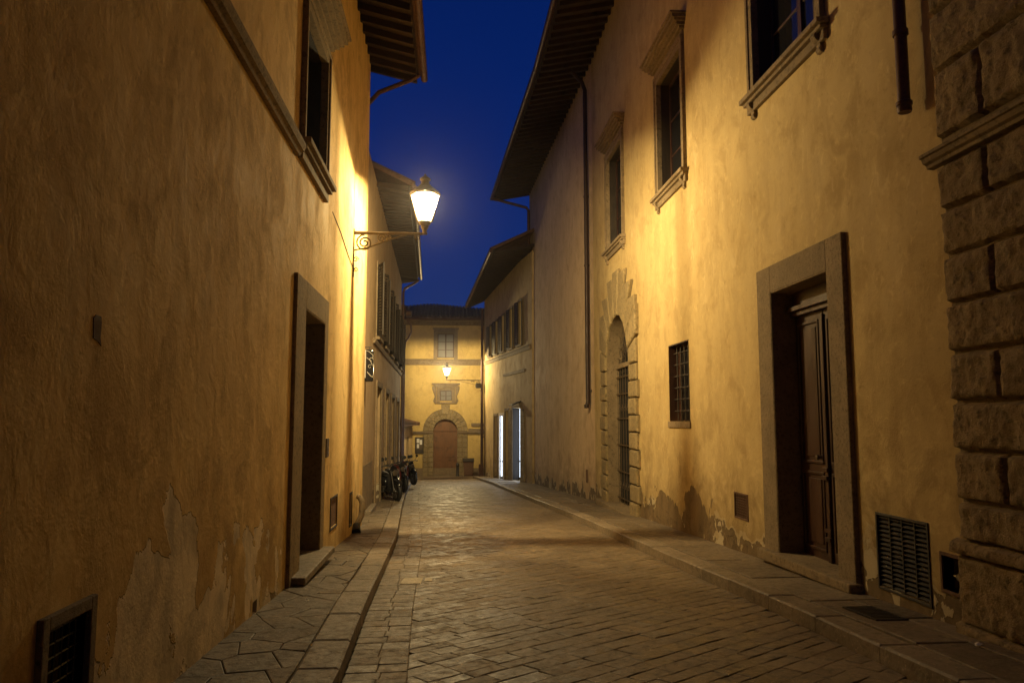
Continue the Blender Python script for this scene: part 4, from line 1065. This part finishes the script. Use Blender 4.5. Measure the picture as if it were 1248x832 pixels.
for i, (a, b, t, dp) in enumerate(shop):
    f = MB(TR2)
    for (p, q, c, d) in ((a - .13, a, -3.6, t + .14), (b, b + .13, -3.6, t + .14), (a, b, t, t + .14)): f.box(p, q, -.04, .02, c, d)
    w = f.build('shop_front', M['pietra'] if i != 2 else M['white_paint'], E3, .006)
    zb = GZ(36.5 + a) + .1
    if i in (0, 2):
        g = MB(TR2); g.box(a + (.0 if i else .0), b, dp + .02, dp + .03, zb, t - .02); g.build('lit_pane', M['shop_light'], w)
        g = MB(TR2); m_ = (a + b) / 2
        for (p, q) in ((a, a + .05), (b - .05, b), (m_ - .03, m_ + .03)): g.box(p, q, dp - .02, dp + .019, zb, t)
        g.box(a + .05, b - .05, dp - .02, dp + .019, zb + .9, zb + .96); g.box(a + .05, b - .05, dp - .02, dp + .019, zb, zb + .12)
        g.build('door_frame', M['dark_metal'], w, .004)
        s = MB(TR2); s.box(a + .01, a + .03, .0, dp, zb, t); s.box(b - .03, b - .01, .0, dp, zb, t); s.build('reveal', M['void'] if i == 0 else M['white_paint'], w)
    else:
        d = MB(TR2); panel_leaf(d, a, b, zb, t, dp, (.4, .6)); d.build('door', M['shutter'], w, .004)
s = MB(TR2)                                                  # rusticated strips between the shop doors
for (a, b) in ((3.2, 3.82), (.45, 1.2)):
    for k in range(11): s.prism([(a, -3.3 + k * .35), (b, -3.3 + k * .35), (b, -2.96 + k * .35), (a, -2.96 + k * .35)], .001, -.06, 1, chamfer=.02)
s.build('rusticated_pier', M['voussoir'], E3)
g = MB(TR2); g.hexa([(1.2, -.02, .90), (2.0, -.02, .90), (2.0, -.45, .72), (1.2, -.45, .72), (1.2, -.02, .96), (2.0, -.02, .96), (2.0, -.45, .78), (1.2, -.45, .78)]); g.build('lamp_hood', M['dark_metal'], E3, .01)
roof_eave(E3, ((3.84, 35.3, 8.30), (1.98, 47.15, 7.5)), ((1.86, 34.4, 7.75), (.96, 47.9, 7.15)), 0, 1.6, 4.0, -1, rafter=.34)
downpipe('downpipe', [(1.86, 46.85, 6.9), (1.86, 46.85, GZ(47) + .6), (1.84, 46.83, GZ(47) + .15)], .08, M['copper'], 'dark downpipe on the far corner beneath the second lantern bracket', straps=(5, 3, 1, -1))
mb = MB(); mb.box(1.68, 1.96, 46.6, 46.9, GZ(47), GZ(47) + .85); tag(mb.build('pipe_guard', M['rust'], bevel=.03), 'reddish guard block round the foot of the far corner downpipe', 'guard')
lantern('street_lantern', -.30, 46.9, 3.02, 1.80, -1, 'second lit lantern hanging in front of the far yellow facade', .92, LP2, arm_dz=-.62, ycoef=0)
mb = MB(); mb.box(1.50, 1.85, 46.72, 46.98, 1.96, 2.26); mb.box(1.46, 1.50, 46.76, 46.94, 2.0, 2.22); tag(mb.build('junction_box', M['dark_metal'], bevel=.02), 'small dark electrical box where the far lantern bracket meets the wall', 'box')

mb = MB(); mb.box(-14, 14, -12, -9, -3, 9); tag(mb.build('bounce_block', M['cream']), 'plain plaster block added unseen behind the viewer to bounce lamplight', 'house')  # unseen block added behind the camera to return lamplight to the near walls
# ================================================================== street things
e = empty('waste_bin', (1.15, 50.9, GZ(50.9)), 'dark square waste bin against the far facade, right of the portal', 'bin')
z = GZ(50.9); mb = MB(); mb.hexa([(.86, 50.65, z + .05), (1.44, 50.65, z + .05), (1.44, 51.2, z + .05), (.86, 51.2, z + .05), (.80, 50.6, z + .95), (1.5, 50.6, z + .95), (1.5, 51.25, z + .95), (.80, 51.25, z + .95)]); mb.build('body', M['rust'], e, .03)
mb = MB(); mb.prism([(50.55, z + .95), (51.28, z + .95), (51.28, z + 1.08), (50.9, z + 1.16), (50.55, z + 1.05)], .78, 1.52, 0); mb.build('lid', M['dark_metal'], e, .02)
for xx in (.9, 1.4):
    mb = MB(); mb.lathe([(.07, -.03), (.08, 0), (.07, .03)], (xx, 50.75, z + .08), 12, 0); mb.build('wheel', M['black'], e)
z = GZ(50.5); mb = MB(); mb.lathe([(.11, 0), (.12, .06), (.09, .10), (.085, .62), (.11, .66), (.11, .72), (.08, .82), (.02, .88)], (.43, 50.6, z), 14)
tag(mb.build('bollard', M['dark_metal'], smooth=True), 'short dark bollard beside the waste bin at the portal', 'bollard')

# pale repair slab in the road
z = GZ(10.05); mb = MB()
put_stone(mb, [(-.62, 9.72), (-.36, 9.70), (-.34, 10.12), (-.60, 10.15)], lambda x, y: zroad(x, y) + .008, .003, .006, .05, 0, 0)
put_stone(mb, [(-.33, 9.86), (-.22, 9.86), (-.22, 10.1), (-.32, 10.1)], lambda x, y: zroad(x, y) + .007, .003, .006, .05, 0, 0)
tag(mb.build('access_cover', M['pale']), 'pale square cover set flush in the road between the kerbs', 'cover')
# drain grate in the right pavement
e = empty('drain_grate', (3.78, 6.9, GZ(6.9) + .12), 'small black iron grating let into the right pavement', 'grate')
u0, u1, y0, y1 = 3.72, 4.02, 6.62, 7.20
zf = lambda y: GZ(y) + .128
mb = MB()
for (a, b, c, d) in ((u0, u0 + .02, y0, y1), (u1 - .02, u1, y0, y1), (u0, u1, y0, y0 + .02), (u0, u1, y1 - .02, y1)): mb.hexa([(a, c, zf(c) - .02), (b, c, zf(c) - .02), (b, d, zf(d) - .02), (a, d, zf(d) - .02), (a, c, zf(c) + .004), (b, c, zf(c) + .004), (b, d, zf(d) + .004), (a, d, zf(d) + .004)])
mb.build('frame', M['dark_metal'], e)
mb = MB()
for k in range(9):
    c = y0 + .04 + k * .058; mb.hexa([(u0, c, zf(c) - .015), (u1, c, zf(c) - .015), (u1, c + .024, zf(c) - .015), (u0, c + .024, zf(c) - .015), (u0, c, zf(c) + .003), (u1, c, zf(c) + .003), (u1, c + .024, zf(c) + .003), (u0, c + .024, zf(c) + .003)])
mb.build('bar', M['dark_metal'], e)
mb = MB(); mb.add([(u0, y0, zf(y0) - .004), (u1, y0, zf(y0) - .004), (u1, y1, zf(y1) - .004), (u0, y1, zf(y1) - .004)], [(0, 1, 2, 3)]); mb.build('pit', M['void'], e)  # flat near-black sheet paints the dark of a hole under the bars
# scraps of litter
def scrap(x, y, s, label):
    mb = MB(); z = GZ(y) + .132; n = 7; pts = [(x + s * math.cos(k * 2 * math.pi / n) * random.uniform(.6, 1.2), y + s * .6 * math.sin(k * 2 * math.pi / n) * random.uniform(.6, 1.2)) for k in range(n)]
    vs = [(a, b, z + random.uniform(0, .012)) for a, b in pts] + [(x, y, z + .018)] + [(a, b, z - .003) for a, b in pts]
    mb.add(vs, [(i, (i + 1) % n, n) for i in range(n)] + [tuple(range(n + 1, 2 * n + 1))]); tag(mb.build('paper_scrap', M['paper'], recalc=False), label, 'litter')
scrap(4.02, 5.72, .035, 'crumpled white paper scrap on the right pavement near the rough stone corner')
scrap(-1.42, 8.0, .022, 'tiny white paper scrap on the left pavement before the doorstep')

# ================================================================== motorbikes
def make_bike(paint):
    r = bpy.data.objects.new('parked_motorbike', None); COL.objects.link(r); r['local'] = 1
    def wheel(x, nm='wheel'):
        t = MB(); n = 22; prof = [(.20, -.05), (.27, -.055), (.30, -.03), (.31, 0), (.30, .03), (.27, .055), (.20, .05)]
        t.lathe(prof, (x, 0, .31), n, 1); w = t.build('wheel', M['black'], r, smooth=True)
        h = MB(); h.lathe([(.205, -.053), (.21, -.056), (.215, -.056)], (x, 0, .31), n, 1)
        h.lathe([(.05, -.075), (.06, -.07), (.06, .07), (.05, .075)], (x, 0, .31), 12, 1)
        h.lathe([(.21, -.058), (.19, -.06), (.19, .06), (.21, .058)], (x, 0, .31), n, 1)
        for k in range(6):
            a = k * math.pi / 3; h.tube([(x + .05 * math.cos(a), -.062, .31 + .05 * math.sin(a)), (x + .2 * math.cos(a), -.062, .31 + .2 * math.sin(a))], .013, 5); h.tube([(x + .05 * math.cos(a), .062, .31 + .05 * math.sin(a)), (x + .2 * math.cos(a), .062, .31 + .2 * math.sin(a))], .013, 5)
        o = h.build('rim', M['chrome'], w, smooth=True); o.location = (0, 0, 0)
    wheel(.68); wheel(-.66)
    f = MB()
    for s in (-.09, .09): f.tube([(.68, s, .31), (.60, s, .62), (.50, s, .92)], .022, 8)
    f.tube([(-.66, .10, .31), (-.2, .10, .36), (.0, .08, .42)], .03, 8); f.tube([(-.66, -.10, .31), (-.2, -.10, .36), (.0, -.08, .42)], .03, 8)
    f.tube([(.48, 0, .86), (.2, 0, .62), (.05, 0, .35), (-.2, 0, .33)], .03, 8)
    f.tube([(-.25, .02, .30), (-.42, .16, .02)], .012, 6); f.tube([(-.25, -.02, .30), (-.30, -.12, .14)], .012, 6)
    f.build('fork', M['dark_metal'], r, smooth=True)
    b = MB()
    def sect(pts, w):                                  # body made of cross sections
        n = 10; vs = []; fs = []
        for (x, zc, hw_, hh) in pts:
            for k in range(n): a = 2 * math.pi * k / n; vs.append((x, hw_ * math.cos(a), zc + hh * math.sin(a)))
        for i in range(len(pts) - 1):
            for k in range(n): l = (k + 1) % n; fs.append((i * n + k, i * n + l, (i + 1) * n + l, (i + 1) * n + k))
        fs += [tuple(range(n)), tuple(range((len(pts) - 1) * n, len(pts) * n))]; w.add(vs, fs)
    sect([(-.92, .72, .05, .04), (-.8, .70, .13, .09), (-.55, .66, .17, .15), (-.25, .62, .17, .17), (-.05, .56, .13, .14), (.02, .5, .1, .1)], b)
    sect([(-.04, .32, .12, .05), (.30, .30, .15, .06), (.42, .32, .14, .07)], b)
    sect([(.36, .34, .16, .10), (.40, .55, .20, .20), (.47, .75, .19, .22), (.50, .93, .13, .12), (.47, 1.04, .06, .04)], b)
    sect([(.98, .50, .03, .02), (.90, .60, .07, .04), (.70, .66, .085, .05), (.50, .60, .07, .04), (.42, .48, .05, .03)], b)
    b.build('body', paint, r, smooth=True)
    s = MB(); sect([(-.86, .82, .07, .04), (-.6, .82, .15, .07), (-.35, .79, .16, .06), (-.1, .77, .13, .06), (.0, .74, .08, .04)], s); s.build('seat', M['black'], r, smooth=True)
    h = MB(); h.tube([(.36, .34, 1.06), (.44, .2, 1.08), (.47, 0, 1.04), (.44, -.2, 1.08), (.36, -.34, 1.06)], .017, 8)
    h.tube([(.37, .32, 1.06), (.33, .42, 1.05)], .024, 8); h.tube([(.37, -.32, 1.06), (.33, -.42, 1.05)], .024, 8); H = h.build('handlebar', M['black'], r, smooth=True)
    for s_ in (-1, 1):
        m = MB(); m.tube([(.42, s_ * .24, 1.08), (.45, s_ * .30, 1.24)], .007, 5); m.lathe([(.02, -.012), (.065, -.006), (.06, .012)], (.44, s_ * .33, 1.28), 12, 0); o = m.build('mirror', M['black'], H, smooth=True); o.location = (0, 0, 0)
    l = MB(); l.lathe([(.03, -.06), (.08, -.04), (.095, .02), (.085, .035), (.0, .045)], (.60, 0, .86), 14, 0); l.build('headlight', M['chrome'], r, smooth=True)
    l = MB(); l.box(-.97, -.93, -.06, .06, .66, .73); l.build('tail_light', M['maroon'], r, .01)
    x = MB(); x.tube([(-.1, -.15, .25), (-.4, -.19, .27), (-.5, -.19, .30), (-.9, -.19, .40)], [.02, .025, .05, .055], 10); x.build('exhaust', M['chrome'], r, smooth=True)
    e_ = MB(); e_.box(-.35, -.05, -.13, .13, .22, .42); e_.build('engine', M['dark_metal'], r, .04)
    return r
def copy_tree(o, parent=None):
    c = o.copy(); COL.objects.link(c); c.parent = parent
    for ch in [q for q in bpy.data.objects if q.parent == o]: copy_tree(ch, c)
    return c
bk = make_bike(M['gloss_black']); bk2 = make_bike(M['maroon'])
spots = [(bk, -1.93, 24.2, -62, 'nearest black motorbike of the parked row, by the shuttered house'),
         (bk2, -1.95, 26.3, -70, 'maroon motorbike parked just behind the nearest black one'),
         (bk, -1.98, 29.3, -66, 'black motorbike in the middle of the parked row, behind the maroon one'),
         (bk2, -2.02, 32.6, -74, 'maroon motorbike second from the far end of the parked row'),
         (bk, -2.0, 35.6, -60, 'farthest black motorbike of the parked row, beside the corner downpipe')]
used = set()
for src, x, y, a, lab in spots:
    o = src if src.name not in used else copy_tree(src)
    used.add(src.name); o.location = (x, y, GZ(y) + .125); o.rotation_euler = (R(3), 0, R(a))
    tag(o, lab, 'motorbike', 'motorbikes parked along the left kerb')
for o in bpy.data.objects:
    if 'local' in o: del o['local']

# ================================================================== world, haze, camera
w = bpy.data.worlds.new('World'); scene.world = w; w.use_nodes = True
nt = w.node_tree; bg = nt.nodes['Background']
sky = nt.nodes.new('ShaderNodeTexSky'); sky.sky_type = 'NISHITA'; sky.sun_disc = False
sky.sun_elevation = R(-1.5); sky.sun_rotation = R(180); sky.ozone_density = 8
tc = nt.nodes.new('ShaderNodeTexCoord'); sp = nt.nodes.new('ShaderNodeSeparateXYZ'); nt.links.new(tc.outputs['Generated'], sp.inputs[0])
rp = nt.nodes.new('ShaderNodeValToRGB'); nt.links.new(sp.outputs[2], rp.inputs[0])
cr = rp.color_ramp; cr.elements[0].position = 0; cr.elements[0].color = (.03, .24, 1.25, 1); cr.elements[1].position = .75; cr.elements[1].color = (.0, .055, .42, 1)
el = cr.elements.new(.32); el.color = (.0, .115, .86, 1)
mx = nt.nodes.new('ShaderNodeMix'); mx.data_type = 'RGBA'; mx.blend_type = 'ADD'; mx.inputs[0].default_value = 1
nt.links.new(rp.outputs[0], mx.inputs[6]); nt.links.new(sky.outputs[0], mx.inputs[7])
nt.links.new(mx.outputs[2], bg.inputs[0]); bg.inputs[1].default_value = .12

hz = bpy.data.materials.new('glow_haze'); hz.use_nodes = True; ht = hz.node_tree; ht.nodes.remove(ht.nodes['Principled BSDF'])
pv = ht.nodes.new('ShaderNodeVolumePrincipled'); pv.inputs['Density'].default_value = .0006; pv.inputs['Color'].default_value = (.85, .85, .9, 1); pv.inputs['Anisotropy'].default_value = .93
ht.links.new(pv.outputs[0], ht.nodes['Material Output'].inputs['Volume'])
mb = MB(); mb.box(-61, 61, -61, 121, GZ(121) - 1.2, 14.6); o = mb.build('haze', hz); tag(o, None, None, kind='stuff')  # thin volume added for a glow round the lamps in place of lens bloom

cam = bpy.data.cameras.new('camera'); co = bpy.data.objects.new('camera', cam); COL.objects.link(co)
cam.sensor_width = 36; cam.lens = 930 / 1248 * 36; cam.clip_end = 600; cam.clip_start = .05
th = R(5.8935); ps = R(4.5255)
co.location = (0, 0, 0); co.rotation_euler = (math.pi / 2 + th, 0, -ps)
scene.camera = co
vs = scene.view_settings; vs.view_transform = 'Standard'; vs.look = 'None'; vs.exposure = 0; vs.gamma = 1
scene.render.engine = 'CYCLES'; scene.cycles.use_denoising = True
scene.cycles.max_bounces = 10; scene.cycles.diffuse_bounces = 6; scene.cycles.transparent_max_bounces = 16
scene.cycles.sample_clamp_indirect = 6
